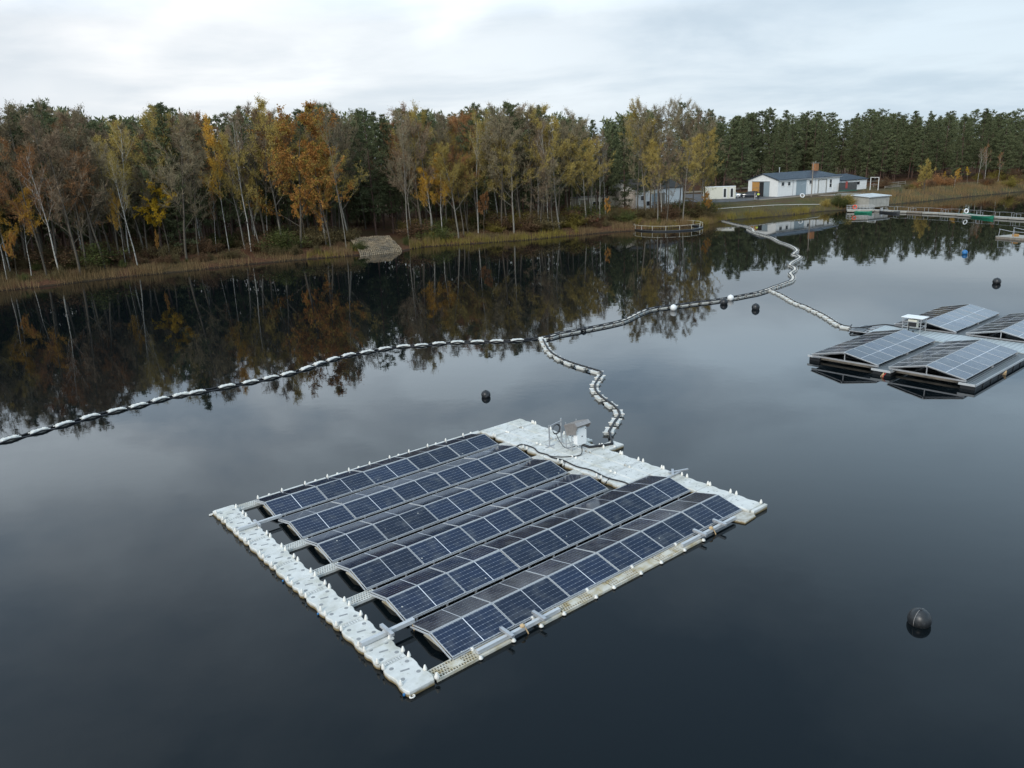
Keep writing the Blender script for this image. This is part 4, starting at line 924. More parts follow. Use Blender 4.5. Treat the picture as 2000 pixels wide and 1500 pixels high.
# ------------------------------------------------------------------ floating cable lines
def make_float_proto():
    e = empty('cable_float', (0, 0, -50), 0)
    b = MB(); b.pad([(-.37, -.18), (.37, -.18), (.42, -.12), (.42, .12), (.37, .18), (-.37, .18), (-.42, .12), (-.42, -.12)], -.06, .15, .05, .03); b.build('hull', M['plastic'], e)
    c = MB()
    for x in (-.24, 0., .24): c.b2((x-.015, -.18, .14), (x+.015, .18, .165))
    for x in (-.44, .44):
        for y in (-.13, .13): c.b2((x-.06, y-.04, .05), (x+.06, y+.04, .09))
    c.build('clamp', M['pin'], e); return e
FPROTO = make_float_proto()
def make_float2():
    e = empty('cable_float', (0, 0, -50), 0)
    b = MB()
    for s in (-1, 1): b.pad([(-.31, s*.14-.10), (.31, s*.14-.10), (.36, s*.14-.05), (.36, s*.14+.05), (.31, s*.14+.10), (-.31, s*.14+.10), (-.36, s*.14+.05), (-.36, s*.14-.05)], -.06, .15, .05, .02)
    b.b2((-.3, -.06, -.02), (.3, .06, .10)); b.build('hull', M['plastic'], e)
    for x in (-.33, .33): c = MB(); c.b2((x-.03, -.27, .12), (x+.03, .27, .165)); c.build('clamp', M['pin'], e)
    return e
FPROTO2 = make_float2()
used = set()
def place_float(proto, x, y, rz, label, group, z=0):
    if proto.name not in used: used.add(proto.name); o = proto
    else: o = copy_tree(proto)
    o.location = (x, y, z); o.rotation_euler = (random.uniform(-.03, .03), random.uniform(-.03, .03), rz+random.uniform(-.06, .06)); tag(o, label, 'float', group); return o
def resample(P, step):
    P = [Vector(p) for p in P]; out = []; acc = 0.; nxt = 0.
    for a, b in zip(P[:-1], P[1:]):
        l = (b-a).length
        while nxt <= acc+l:
            t = (nxt-acc)/max(l, 1e-6); out.append((a+(b-a)*t, math.atan2((b-a).y, (b-a).x))); nxt += step
        acc += l
    return out
def plen(P): return sum((Vector(b)-Vector(a)).length for a, b in zip(P[:-1], P[1:]))
def px2w(pts, z=.06): return [Vector((*at(x, y, z), 0)) for x, y in pts]
def offs(path, d, z):
    out = []
    for i, p in enumerate(path):
        t = (path[min(i+1, len(path)-1)]-path[max(i-1, 0)]).normalized(); out.append(Vector((p.x-t.y*d, p.y+t.x*d, z)))
    return out
LPX = [(19, 857), (77, 841.5), (125, 828), (176, 813.5), (228, 801), (270.5, 791.5), (312.5, 779.5), (354, 770.5), (385, 765.5), (443, 754), (489, 745.6), (529, 737), (562.5, 729.5), (598.5, 719), (623, 709.5), (650, 701), (681, 692.8), (716.5, 687), (751.6, 680.6), (787.6, 676), (823, 674), (857.5, 670.4), (893.5, 668), (932.5, 667), (970, 666), (1010.5, 664.4), (1052, 660.5)]
lw = px2w(LPX); d0 = (lw[0]-lw[1]); lw = [lw[0]+d0*k for k in (6, 5, 4, 3, 2, 1)]+lw
for i, p in enumerate(lw[:-1]):
    q = lw[i+1]-lw[max(i-1, 0)]
    place_float(FPROTO, p.x, p.y, math.atan2(q.y, q.x), 'long white float on the widely spaced line running off to the left', 'floats of the spaced line to the left')
ls = spline(lw, 4)
def wob(path, d, ph, z=.10): 
    out = offs(path, d, z)
    for i, p in enumerate(out): s = .05*math.sin(i*.9+ph); p.x += s*.4; p.y += s; p.z = z-.05+.05*math.cos(i*PI/2)
    return out
mb = MB(); mb.tube(wob(ls, .22, .0, .12), .05, 7); tag(mb.build('power_cable', M['cable'], None, True), 'far-side black cable of the spaced float line running left', 'cable')
mb = MB(); mb.tube(wob(ls, -.24, 1.7, .10), .045, 7); tag(mb.build('power_cable', M['cable'], None, True), 'near-side black cable of the spaced float line running left', 'cable')
SPX = [(1060, 666), (1064.5, 675.5), (1072, 687.5), (1084, 697), (1100.5, 705.5), (1123, 714), (1152.4, 723), (1174, 731), (1168, 743), (1161, 755.6), (1164, 768.5), (1178.5, 782.6), (1198, 796.4), (1209, 812), (1199, 829), (1188.4, 847)]
sw = px2w(SPX); ss = spline(sw, 8)
for p, a in resample(ss, plen(ss)/15.2):
    place_float(FPROTO2, p.x, p.y, a, 'white twin float of the winding cable line leading to the near platform', 'floats of the winding line to the near platform')
tail = [Vector(pw(14.3, 4.85, FT+.05)), Vector(pw(13.7, 4.6, FT+.05)), Vector(pw(13.3, 4.4, FT+.05)), Vector(pw(13.0, 4.25, FT+.2))]
mb = MB(); path = offs(ss, .03, .19)+tail; mb.tube(path, .06, 8); tag(mb.build('power_cable', M['cable'], None, True), 'thick black cable on the winding line, ending at the inverter', 'cable')
Z7 = lambda p: (1200+p[0]*.26, 420+p[1]*.26)
MPX = [(1060, 661), (1075, 659), (1093, 653.6), (1112, 650), (1132, 646), (1153, 642), (1174, 638), (1193, 634), (1210, 630)]+[Z7(p) for p in [(90, 790), (140, 765), (190, 740), (255, 715), (315, 703), (370, 695), (515, 677), (600, 665), (730, 650), (830, 634), (925, 618), (1000, 603), (1060, 592), (1110, 578), (1160, 562)]]
MPX2 = [Z7(p) for p in [(1160, 562), (1200, 545), (1245, 530), (1290, 513), (1325, 500), (1342, 480), (1338, 462), (1322, 442), (1352, 420), (1358, 405), (1345, 392), (1318, 378), (1340, 355), (1372, 338), (1395, 320), (1372, 304), (1345, 295), (1372, 270), (1352, 248), (1305, 225), (1235, 200), (1180, 170), (1110, 150), (1050, 130), (1035, 105), (985, 85), (940, 75), (880, 62), (812, 44)]]
NPX = [Z7(p) for p in [(1170, 566), (1200, 580), (1245, 600), (1290, 625), (1340, 655), (1385, 675), (1435, 692), (1480, 715), (1530, 738), (1575, 762), (1620, 790), (1665, 820), (1720, 843), (1775, 850)]]
for PXL, lab, grp, stp, n_c, cabs in (
    (MPX, 'white float of the close-set line between the two junctions', 'floats of the middle line', 1.12, 2, ('far-side cable of the middle float line', 'near-side cable of the middle float line')),
    (MPX2, 'white float of the zigzag line climbing to the shore below the yard', 'floats of the zigzag line to the shore', 1.0, 2, ('left cable of the zigzag line to the shore', 'right cable of the zigzag line to the shore')),
    (NPX, 'white float of the short line leading to the dark-hulled platform', 'floats of the line to the right platform', 1.08, 1, ('black cable of the short line to the dark-hulled platform',))):
    w_ = spline(px2w(PXL), 6)
    stp = plen(w_)/{'floats of the middle line': 26.3, 'floats of the line to the right platform': 14.3}.get(grp, plen(w_)/1.0)
    for p, a in resample(w_, stp): place_float(FPROTO2 if grp != 'floats of the middle line' else FPROTO, p.x, p.y, a, lab, grp).scale = (.78 if grp == 'floats of the middle line' else 1, 1, 1)
    for q, cl in enumerate(cabs):
        mb = MB(); mb.tube(offs(w_, [.2, -.16][q] if len(cabs) > 1 else .1, .17), .055 if grp.startswith('floats of the zig') else .05, 7); tag(mb.build('power_cable', M['cable'], None, True), cl, 'cable')
# ------------------------------------------------------------------ balls
def ball(px, py, r, m, label, sink=.45, marks=False):
    x, y = at(px, py, r*sink); e = empty('ball_buoy', (x, y, 0), random.uniform(0, 6), label, 'buoy')
    b = MB(); prof = [(r*math.sin(t), r*sink-r*math.cos(t)) for t in np.linspace(.02, PI-.02, 20)]; b.lathe((0, 0, 0), prof, 32); b.build('ball', M[m], e, True)
    c = MB(); c.tube([((r+.001)*math.cos(a), 0, r*sink+(r-.001)*math.sin(a)) for a in np.linspace(-.3, PI+.3, 30)], .004, 5); c.build('moulding_seam', M['greycloth'] if marks else M[m], e, True)
    k = MB(); k.lathe((0, 0, r*(sink+1)-.012), [(.05, 0), (.05, .02), (.02, .03)], 10); k.build('cap', M[m], e)
    return e
M['ballblack'] = pm('scuffed_black_ball', (.018, .02, .022), .38, var=.3, scale=5, col2=(.085, .09, .095), c2scale=4., c2lo=.56, c2hi=.75)
ball(949, 771, .265, 'ballblack', 'black ball alone on open water above the near platform')
ball(1140, 643, .24, 'ballblack', 'black ball touching the middle float line near the left junction')
ball(1414, 590, .335, 'ballblack', 'black ball beside the white ball at the middle float line', .5)
ball(1476, 600, .33, 'ballblack', 'black ball on open water below the right junction', .5)
ball(1947, 550, .36, 'ballblack', 'black ball above the dark-hulled platform at the right edge', .5)
ball(1796, 1209, .31, 'ballblack', 'largest black ball with scuffed top, lower right corner', .4, True)
ball(1315.5, 601, .28, 'whiteball', 'white ball left of the black and white pair, at the float line', .8)
ball(1427, 581.7, .28, 'whiteball', 'white ball right behind a black ball at the float line', .8)
ball(1884.5, 493.3, .31, 'bluepl', 'small blue ball on the far water at the right', .6)
# ------------------------------------------------------------------ dark-hulled platform on the right
def make_right_platform():
    ry = .69606698; R_ = empty('floating_solar_platform', (19.27894875*RS, 42.89130384*RS, CH-CH*RS), ry, 'dark-hulled solar platform with four tent-shaped panel roofs at the right edge', 'solar platform'); R_.scale = (RS,)*3
    Lg, w, h, e, pg, off = 7.845, 1.978, .4233, 1.0, 4.5456, 10.9
    sl = math.hypot(w, h); gm, fm = make_panel_meshes(sl-.02, Lg/7-.012, 'large_solar_glass', 24, 6)
    ct, st = w/sl, h/sl; pwid = Lg/7
    for gu in (0, off):
        for gv in (0, pg):
            for i in range(7):
                for sgn in (1, -1):
                    if sgn == 1: mt = xframe(lp(gu+i*pwid+pwid-.006, gv+.01, e+h), (0, -ct, -st), (1, 0, 0)); mt = xframe(lp(gu+i*pwid+.006, gv+.01, e+h), (0, -ct, -st), (1, 0, 0))
                    else: mt = xframe(lp(gu+i*pwid+pwid-.006, gv-.01, e+h), (0, ct, -st), (-1, 0, 0))
                    panel(R_, gm, fm, mt)
            b = MB(); b.bar(lp(gu, gv, e+h-.07), lp(gu+Lg, gv, e+h-.07), .07)
            for i in (0.15, Lg/2, Lg-.15):
                for s in (-1, 1): b.bar(lp(gu+i, gv, e+h-.08), lp(gu+i, gv+s*w, e-.07), .06)
                b.bar(lp(gu+i, gv-w, e-.12), lp(gu+i, gv+w, e-.12), .08)
                b.bar(lp(gu+i, gv, e-.12), lp(gu+i, gv, e+h-.08), .05)
            b.build('roof_frame', M['steel'], R_)
    pe = off+Lg+.3
    for v0, v1, us in ((-2.35, -1.72, .45), (1.78, 2.72, -.1), (6.28, 6.95, .05)):
        hb = MB(); hb.b2(lp(us+.07, v0, -.2), lp(pe, v1, .70)); 
        for k in range(17): hb.b2(lp(us+.1+k*1.12, v0-.03, .0), lp(us+.2+k*1.12, v1+.03, .66))
        hb.build('pontoon_hull', M['blackp'], R_)
        dk = MB(); dk.b2(lp(us, v0-.05, .72), lp(pe+.05, v1+.05, .79)); o = dk.build('walkway_grating', M['deckrib'], R_)
        tr = MB(); tr.b2(lp(us-.04, v0-.08, .69), lp(us, v1+.08, .81)); tr.b2(lp(us-.04, v1+.05, .69), lp(pe, v1+.08, .81)); tr.build('edge_trim', M['alu'], R_)
    for gv in (0, pg):
        for u_ in (.7, 3.9, off+.3): fb = MB(); fb.bar(lp(u_, gv-1.8, .62), lp(u_, gv+1.9, .62), .10, .12); fb.build('cross_beam', M['timber'], R_)
    dk = MB(); dk.b2(lp(8.25, -2.45, .80), lp(10.75, 2.28, .86)); dk.b2(lp(8.25, 2.31, .80), lp(10.75, 7.05, .86)); dk.build('cross_deck', M['deckpale'], R_)
    hb = MB(); hb.b2(lp(8.3, -2.4, -.1), lp(8.9, 7., .68)); hb.b2(lp(10.1, -2.4, -.1), lp(10.7, 7., .68)); hb.build('pontoon_hull', M['blackp'], R_)
    # little landing stage at the cable entry
    st_ = MB(); st_.b2(lp(9.0, -4.05, -.1), lp(10.5, -3.5, .52)); st_.b2(lp(9.0, -3.0, -.1), lp(10.9, -2.5, .5)); st_.build('landing_hull', M['blackp'], R_)
    g = MB()
    for v in (-4.08, -3.6, -3.1, -2.6): g.bar(lp(8.95, v, .58), lp(11.0, v, .58), .07, .06)
    for u_ in (8.95, 9.6, 10.3, 11.0): g.bar(lp(u_, -4.1, .6), lp(u_, -2.5, .6), .07, .05)
    g.build('landing_frame', M['steel'], R_)
    g = MB(); g.b2(lp(9.0, -4.0, .62), lp(9.9, -3.2, .65)); g.b2(lp(10.0, -3.9, .62), lp(10.8, -3.4, .70)); g.build('landing_grating', M['deckrib'], R_)
    for (u_, v_, m_) in ((-.3, 2.5, 'rope'), (-.32, 2.62, 'redrope'), (4.2, 7.1, 'rope')):
        c = MB()
        for k in range(3 if m_ == 'rope' else 1): c.tube([lp(u_, v_, .72), lp(u_-.08+.02*k, v_-.1+.05*k, .55), lp(u_-.12+.03*k, v_-.16+.09*k, .32)], .018, 5)
        c.build('mooring_rope', M[m_], R_)
    return R_
RP = make_right_platform()
RX, RYAW = RP.location, RP.rotation_euler.z
def rw(u, v, z): c, s = math.cos(RYAW), math.sin(RYAW); return (RX[0]+RS*(c*u+s*v), RX[1]+RS*(s*u-c*v), RX[2]+RS*z)
def make_rack():
    e = empty('inverter_rack', rw(9.6, -.85, .86), RYAW, 'white table-like rack with boxes on the pale deck of the dark-hulled platform', 'rack'); e.scale = (.88,)*3; f = MB()
    for x in (0, 1.0):
        for y in (0, -1.35): f.bar((x, y, 0), (x, y, 1.15), .05)
    for y in (0, -1.35):
        for z in (.45, .9): f.bar((0, y, z), (1.0, y, z), .04)
    for x in (0, 1.0):
        for z in (.45, .85): f.bar((x, 0, z), (x, -1.35, z), .05)
    f.build('post_frame', M['steel'], e); t = MB(); t.b2((-.1, .12, 1.15), (1.1, -1.5, 1.19)); t.build('top_plate', M['whitemetal'], e)
    b = MB(); b.b2((.1, -.35, .35), (.5, -1.0, 1.0)); b.build('cabinet', M['cream'], e); b = MB(); b.b2((-.02, -.42, .5), (.08, -1.0, .85)); b.build('display', M['dark'], e)
    c = MB(); c.bar((-.05, -.5, -.0), (-.05, -.5, .5), .05); c.b2((-.1, -.9, .0), (.0, -.8, .2)); c.build('cable_duct', M['blackp'], e)
make_rack()
cable([Vector((*at(1663, 639), .2)), Vector(rw(9.2, -4.1, .75)), Vector(rw(9.8, -3.6, .75)), Vector(rw(10.6, -3.2, .78)), Vector(rw(10.9, -2.4, .9)), Vector(rw(10.5, -1.2, .92))], .04, 'black cable lying over the landing stage of the dark-hulled platform')
# ------------------------------------------------------------------ buildings
G = 2.30
class Facade:
    """a wall plane through A along direction d (unit, xy) with inward normal; local x along, y inward, z up"""
    def __init__(s, A, B):
        s.A = np.array(A, float); dv = np.array(B, float)-s.A; s.len = np.linalg.norm(dv); s.d = dv/s.len; s.n = np.array([-s.d[1], s.d[0]]); s.ang = math.atan2(s.d[1], s.d[0])
    def w(s, x, y=0): return s.A+s.d*x+s.n*y
    def x_for(s, px, z):
        lo, hi = -30., 60.
        for _ in range(50):
            m = (lo+hi)/2; q = s.w(m)
            if pr(q[0], q[1], z)[0] < px: lo = m
            else: hi = m
        return lo
    def z_for(s, x, py):
        q = s.w(x); lo, hi = -3., 20.
        for _ in range(40):
            m = (lo+hi)/2
            if pr(q[0], q[1], m)[1] > py: lo = m
            else: hi = m
        return lo
def gable_building(e, Lx, D, zb, ze, zr, wallm, roofm, hip=0., over=.35, roofname='roof', lh=0.):
    """walls 0..Lx by 0..D, ridge along x in the middle; lh/hip: hip length at low/high end"""
    w = MB(); th = .25
    # hollow body closed by roof
    w.rings([[(0, 0, zb), (Lx, 0, zb), (Lx, D, zb), (0, D, zb)], [(0, 0, ze), (Lx, 0, ze), (Lx, D, ze), (0, D, ze)]])
    if lh == 0: w.add([(0, 0, ze), (0, D, ze), (0, D/2, zr), (.25, 0, ze), (.25, D, ze), (.25, D/2, zr)], [(0, 1, 2), (3, 5, 4), (0, 2, 5, 3), (1, 4, 5, 2), (0, 3, 4, 1)])
    if hip == 0: w.add([(Lx, 0, ze), (Lx, D, ze), (Lx, D/2, zr), (Lx-.25, 0, ze), (Lx-.25, D, ze), (Lx-.25, D/2, zr)], [(0, 1, 2), (3, 5, 4), (0, 2, 5, 3), (1, 4, 5, 2), (0, 3, 4, 1)])
    wo = w.build('wall', wallm, e)
    r = MB(); o = over; t = .14; s = (zr-ze)/(D/2); zo = ze-s*o
    a = -o+(0 if lh == 0 else 0); b = Lx+o
    top = [(a, -o, zo), (b, -o, zo), (b, D+o, zo), (a, D+o, zo), (a if lh == 0 else lh, D/2, zr), (b if hip == 0 else Lx-hip, D/2, zr)]
    vs = [(x, y, z+.03) for x, y, z in top]+[(x, y, z+.03+t) for x, y, z in top]
    fs = [(0, 4, 10, 6), (3, 9, 10, 4)] if lh == 0 else [(9, 6, 10), (3, 4, 0)]
    fs += [(1, 5, 11, 7), (2, 8, 11, 5)] if hip == 0 else [(7, 8, 11), (1, 5, 2)]
    fs += [(6, 7, 11, 10), (8, 9, 10, 11), (0, 4, 5, 1), (2, 5, 4, 3), (0, 1, 7, 6), (2, 3, 9, 8)]
    if lh: fs.append((3, 0, 6, 9))
    if hip: fs.append((1, 2, 8, 7))
    r.add(vs, fs); ro = r.build(roofname, roofm, e)
    return wo, ro
def wbox(x0, x1, z0, z1, y0, y1):
    m = MB(); m.b2((x0, y0, z0), (x1, y1, z1)); return m
def window(e, x0, x1, z0, z1, par=None, split=False):
    f = MB(); t = .09; f.b2((x0-t, -.05, z0-t), (x1+t, .02, z0)); f.b2((x0-t, -.05, z1), (x1+t, .02, z1+t)); f.b2((x0-t, -.05, z0), (x0, .02, z1)); f.b2((x1, -.05, z0), (x1+t, .02, z1))
    if split: f.b2((x0, -.05, (z0+z1)/2-.05), (x1, .02, (z0+z1)/2+.05))
    f.b2((x0-.14, -.13, z0-t-.05), (x1+.14, .02, z0-t)); o = f.build('window', M['whitepaint'], e)
    wbox(x0, x1, z0, z1, -.03, .012).build('pane', M['glassd'], o)
def hall():
    F = Facade((63.1, 181.2), (81.9, 192.2)); D = 8.9
    e = empty('workshop_hall', (*F.A, 0), F.ang, 'long white workshop hall with dark blue roof and brick chimney above the bank', 'building')
    wo, ro = gable_building(e, F.len, D, G-1.2, 6.0, 7.35, M['wall'], M['roofm'], hip=3.4)
    ch = MB(); cx = F.len-3.6; ch.b2((cx-.55, D/2-.5, 6.2), (cx+.65, D/2+.5, 9.1)); c = ch.build('chimney', M['brick'], ro)
    k = MB(); k.b2((cx-.62, D/2-.57, 9.1), (cx+.72, D/2+.57, 9.22)); k.b2((cx-.1, D/2-.1, 9.22), (cx+.15, D/2+.1, 9.6)); k.build('chimney_cap', M['concrete'], ro)
    vp = MB(); vp.cyl((F.x_for(1552, 7), D/2, 7.3), (F.x_for(1552, 7), D/2, 8.55), .08); vp.lathe((F.x_for(1552, 7), D/2, 8.55), [(.14, 0), (.14, .06), (.02, .14)], 8); vp.build('vent_pipe', M['alu'], ro)
    def X(px): return F.x_for(px, 4)
    for a, b, t_, bt in ((1525.8, 1531, 356, 363), (1538.3, 1543, 355.2, 362.3), (1580.3, 1585, 352.3, 359)):
        x = X((a+b)/2); window(e, X(a), X(b), F.z_for(x, bt), F.z_for(x, t_))
    x = X(1622); window(e, X(1620), X(1624), F.z_for(x, 365.5), F.z_for(x, 350), split=True)
    x = X(1565); d = MB(); z1 = F.z_for(x, 352.2); d.b2((X(1555), -.06, G), (X(1564.6), .0, z1)); d.b2((X(1565.), -.06, G), (X(1574.3), .0, z1)); do = d.build('sliding_gate', M['greydoor'], e)
    d = MB(); d.b2((X(1554.5), -.1, z1), (X(1575), .0, z1+.12)); d.build('gate_rail', M['greydoor'], e)
    x = X(1606); z1 = F.z_for(x, 351); d = MB()
    for k in range(8): d.b2((X(1599), .0-.02, G+.25+k*(z1-G-.25)/8+.01), (X(1613), .05-.02, G+.25+(k+1)*(z1-G-.25)/8-.01))
    d.b2((X(1599), -.01, G+.25), (X(1613), .02, z1)); d.build('roller_gate', M['whitepaint'], e)
    d = MB(); d.b2((X(1598)-.1, -.09, z1), (X(1613.8)+.1, 0, z1+.14)); d.b2((X(1613.2), -.09, G), (X(1613.8)+.1, 0, z1)); d.b2((X(1598)-.1, -.09, G), (X(1598.6), 0, z1)); d.build('gate_frame', M['concrete'], e)
    d = MB(); d.b2((X(1626.8), -.06, G+.1), (X(1630.2), .0, F.z_for(X(1628), 360))); do = d.build('door', M['whitepaint'], e)
    h = MB(); h.cyl((X(1630.2)-.2, -.06, G+1.1), (X(1630.2)-.2, -.12, G+1.1), .04); h.build('handle', M['steel'], do)
    for p in (1548, 1591.5):
        d = MB(); x = X(p); d.tube([(x, -.28, 5.85), (x, -.1, 5.5), (x, -.08, G)], .05, 6); d.build('downpipe', M['steel'], e)
    g = MB(); g.tube([(-.3, -.42, 5.86), (F.len+.3, -.42, 5.86)], .07, 6); g.build('gutter', M['steel'], ro)
    # gable end toward the camera: plane x = 0, y from 0 to D
    Gf = Facade(F.w(0, D), F.A)
    def Y(px): return D-Gf.x_for(px, 4)
    yt = Gf.z_for(Gf.x_for(1485, 4), 356)
    y0, y1, y2, y3 = Y(1503), Y(1492.3), Y(1483.3), Y(1469.5)
    def gp(ya, yb, z0, z1, xa, xb, nm, m): q = MB(); q.b2((xa, ya, z0), (xb, yb, z1)); return q.build(nm, m, e)
    gp(y1, y2, G, yt, -.015, .0, 'door_opening_shade', M['dark'])  # dark slab on the closed wall, painting the unlit opening between the doors
    s = gp(y0, y1, G-.02, yt+.1, -.14, -.06, 'sliding_door', M['greydoor']); s = gp(y2, y3, G-.02, yt+.1, -.14, -.06, 'sliding_door', M['wooddoor']); s['label'] = 'orange-brown boarded sliding door'
    gp(y2+(y3-y2)*.02, y3-.05, G+1.9, G+1.98, -.16, -.14, 'door_batten', M['timber']); gp(y0-.1, y3, yt+.1, yt+.24, -.2, .0, 'door_rail', M['steel'])
    q = MB(); q.b2((-.012, y1+.05, G), (-.008, y1+.06, G+.01))
    return F
HF = hall()
def annex():
    A = HF.w(HF.len+.02, .9); F = Facade(A, HF.w(HF.len+11.9, .9)); D = 7.
    e = empty('annex_building', (*F.A, 0), F.ang, 'lower white annex with hipped blue roof joined to the right end of the hall', 'building')
    wo, ro = gable_building(e, F.len, D, G-1.2, 4.75, 6.0, M['wall'], M['roofm'], hip=3.4, lh=.0, over=.3)
    x = F.x_for(1672, 4); window(e, F.x_for(1666, 4), F.x_for(1679, 4), F.z_for(x, 361), F.z_for(x, 355))
    d = MB(); d.tube([(F.len*.63, -.1, 4.6), (F.len*.63, -.08, G)], .05, 6); d.build('downpipe', M['steel'], e)
    return F
AF = annex()
def box_building(name, label, cat, A, B, D, zb, zt, wm, rm, drop=0., rib=None, over=.25, th=.12):
    F = Facade(A, B); e = empty(name, (*F.A, 0), F.ang, label, cat); w = MB()
    w.rings([[(0, 0, zb), (F.len, 0, zb), (F.len, D, zb), (0, D, zb)], [(0, 0, zt), (F.len, 0, zt-drop), (F.len, D, zt-drop), (0, D, zt)]])
    if rib:
        k = rib
        while k < F.len: w.b2((k-.04, -.03, zb), (k+.04, .0, zt-drop-.05)); k += rib
    w.build('wall', wm, e); r = MB(); o = over
    q = [(-o, -o), (F.len+o, -o), (F.len+o, D+o), (-o, D+o)]; zz = [zt+.004, zt-drop+.004, zt-drop+.004, zt+.004]
    r.rings([[(x, y, z) for (x, y), z in zip(q, zz)], [(x, y, z+th) for (x, y), z in zip(q, zz)]]); r.build('roof', rm, e); return e, F
# container cabin
def cabin():
    e, F = box_building('container_cabin', 'cream container cabin with two narrow glazed doors beside the white car', 'cabin', (46.6, 183.6), (53.6, 181.9), 2.6, G-.3, 4.95, M['cream'], M['whitepaint'], over=.02, th=.1, rib=1.15)
    for a, b in ((1413.5, 1418), (1427, 1431.5)):
        x0, x1 = F.x_for(a, 3.5), F.x_for(b, 3.5); d = MB(); d.b2((x0-.22, -.07, G+.05), (x1+.22, -.031, 4.75)); o = d.build('door', M['whitepaint'], e); wbox(x0, x1, G+.35, 4.55, -.10, -.071).build('pane', M['glassd'], o)
cabin()
# old barn behind the trees
def barn():
    A = np.array([28.1, 167.]); B = np.array([39.2, 172.7]); F = Facade(A, B); D = 12.
    e = empty('old_barn', (*F.A, 0), F.ang, 'old pale barn with peeling gable half hidden behind the shore trees', 'building')
    zg = gz(28, 168)
    ze = F.z_for(.5, 371); zr = ze+1.9
    gable_building(e, F.len, D, zg-1, ze, zr, M['wall'], pm('dark_mossy_roof', (.05, .045, .038), .9, var=.3), over=.3)
    g = MB(); g.b2((-.06, .2, zg), (-.004, D-.2, ze-.2)); g.build('gable_cladding', M['barnwall'], e)
    for a, b, m_ in ((4.2, 5.6, 'greydoor'), (6.2, 7.6, 'timber')): 
        d = MB(); d.b2((a, -.06, zg), (b, -.003, ze-.9)); d.build('door', M[m_], e)
    window(e, 1.2, 2.2, ze-2.2, ze-1.3); window(e, 2.7, 3.5, zg+.6, zg+1.5)
    s = MB(); s.b2((8.2, -.5, zg), (11, -.06, zg+.35)); s.build('bench_step', M['wooddoor'], e)
    A2 = F.w(-.1, D*.55); d2 = -F.n
    B2 = A2+(-F.d)*0
    e2, F2 = box_building('barn_wing', 'low cream flat-roofed wing with small windows left of the old barn', 'building', F.w(-9.6, 7.6), F.w(-.15, 7.6), 4., zg-1, ze-1.3, M['cream'], M['concrete'], over=.15, th=.15)
    for x in (3.6, 4.8, 6.0): window(e2, x, x+.75, zg+1.0, zg+1.75)
    d = MB(); d.b2((.5, -.05, zg), (2.4, -.003, ze-1.7)); d.build('door', M['timber'], e2)
barn()
# sheds and concrete at the water
box_building('boat_shed', 'grey shed with pale corrugated roof at the water right of the concrete wall', 'shed', at(1664, 396, 1.2), at(1697, 397, 1.2), 6.4, .3, 2.7, M['paleconc'], M['paleroof'], drop=.35, over=.3, rib=1.6)
def conc_wall():
    a = at(1601, 395, 1.0); b = at(1663, 396, .9); a = np.array([70.9, 176.6]); b = np.array([76.0, 171.2])
    F = Facade(a, b); e = empty('retaining_wall', (*F.A, 0), F.ang, 'stained concrete retaining wall with recessed gateway below the hall', 'wall')
    w = MB(); w.b2((0, 0, -.4), (F.len*.42, .5, 2.35)); w.b2((F.len*.42, 1.5, -.4), (F.len, 1.8, 2.2)); w.b2((F.len*.42-.3, .5, -.4), (F.len*.42, 1.8, 2.35)); w.build('wall_body', M['concrete'], e)
    t = MB(); t.b2((-.1, -.1, 2.35), (F.len*.42+.1, 1.8, 2.5)); t.b2((F.len*.42+.1, .5, 2.2), (F.len+.1, 1.9, 2.32)); t.build('coping', M['timber'], e)
    p = MB(); p.b2((F.len*.5, .6, 0), (F.len*.5+.12, .72, 2.2)); p.b2((F.len*.78, .6, 0), (F.len*.78+.12, .72, 2.2)); p.build('gate_post', M['timber'], e)
    k = MB(); k.rings([[(0, .5, 1.2), (F.len, 1.8, 1.2), (F.len, 12, 1.2), (0, 12, 1.2)], [(0, .5, 2.3), (F.len, 1.8, 2.3), (F.len, 12, 2.3), (0, 12, 2.3)]]); k.build('terrace_slab', M['concrete'], e)
conc_wall()
def skip_container():
    F = Facade(at(1640.5, 374, 2.3), at(1673, 372.5, 2.3)); e = empty('steel_container', (*F.A, G), F.ang, 'dark grey ribbed open container with green base in front of the annex', 'container')
    w = MB(); D = 2.2; H_ = 2.0
    for a, b in (((0, 0, .25), (F.len, .08, H_)), ((0, D-.08, .25), (F.len, D, H_)), ((0, .08, .25), (.08, D-.08, H_)), ((F.len-.08, .08, .25), (F.len, D-.08, H_)), ((.08, .08, .25), (F.len-.08, D-.08, .3))): w.b2(a, b)
    k = .3
    while k < F.len: w.b2((k-.05, -.07, .3), (k+.05, .0, H_-.05)); k += .55
    w.build('steel_sides', M['fgrey'], e); b = MB(); b.b2((-.1, -.12, 0), (F.len+.1, D+.05, .246)); b.build('base', M['fgreen'], e)
    m = MB(); m.b2((F.len*.3, -.11, .7), (F.len*.42, -.072, 2.3)); m.build('red_panel', pm('faded_red_paint', (.3, .06, .05), .7), e)
skip_container()
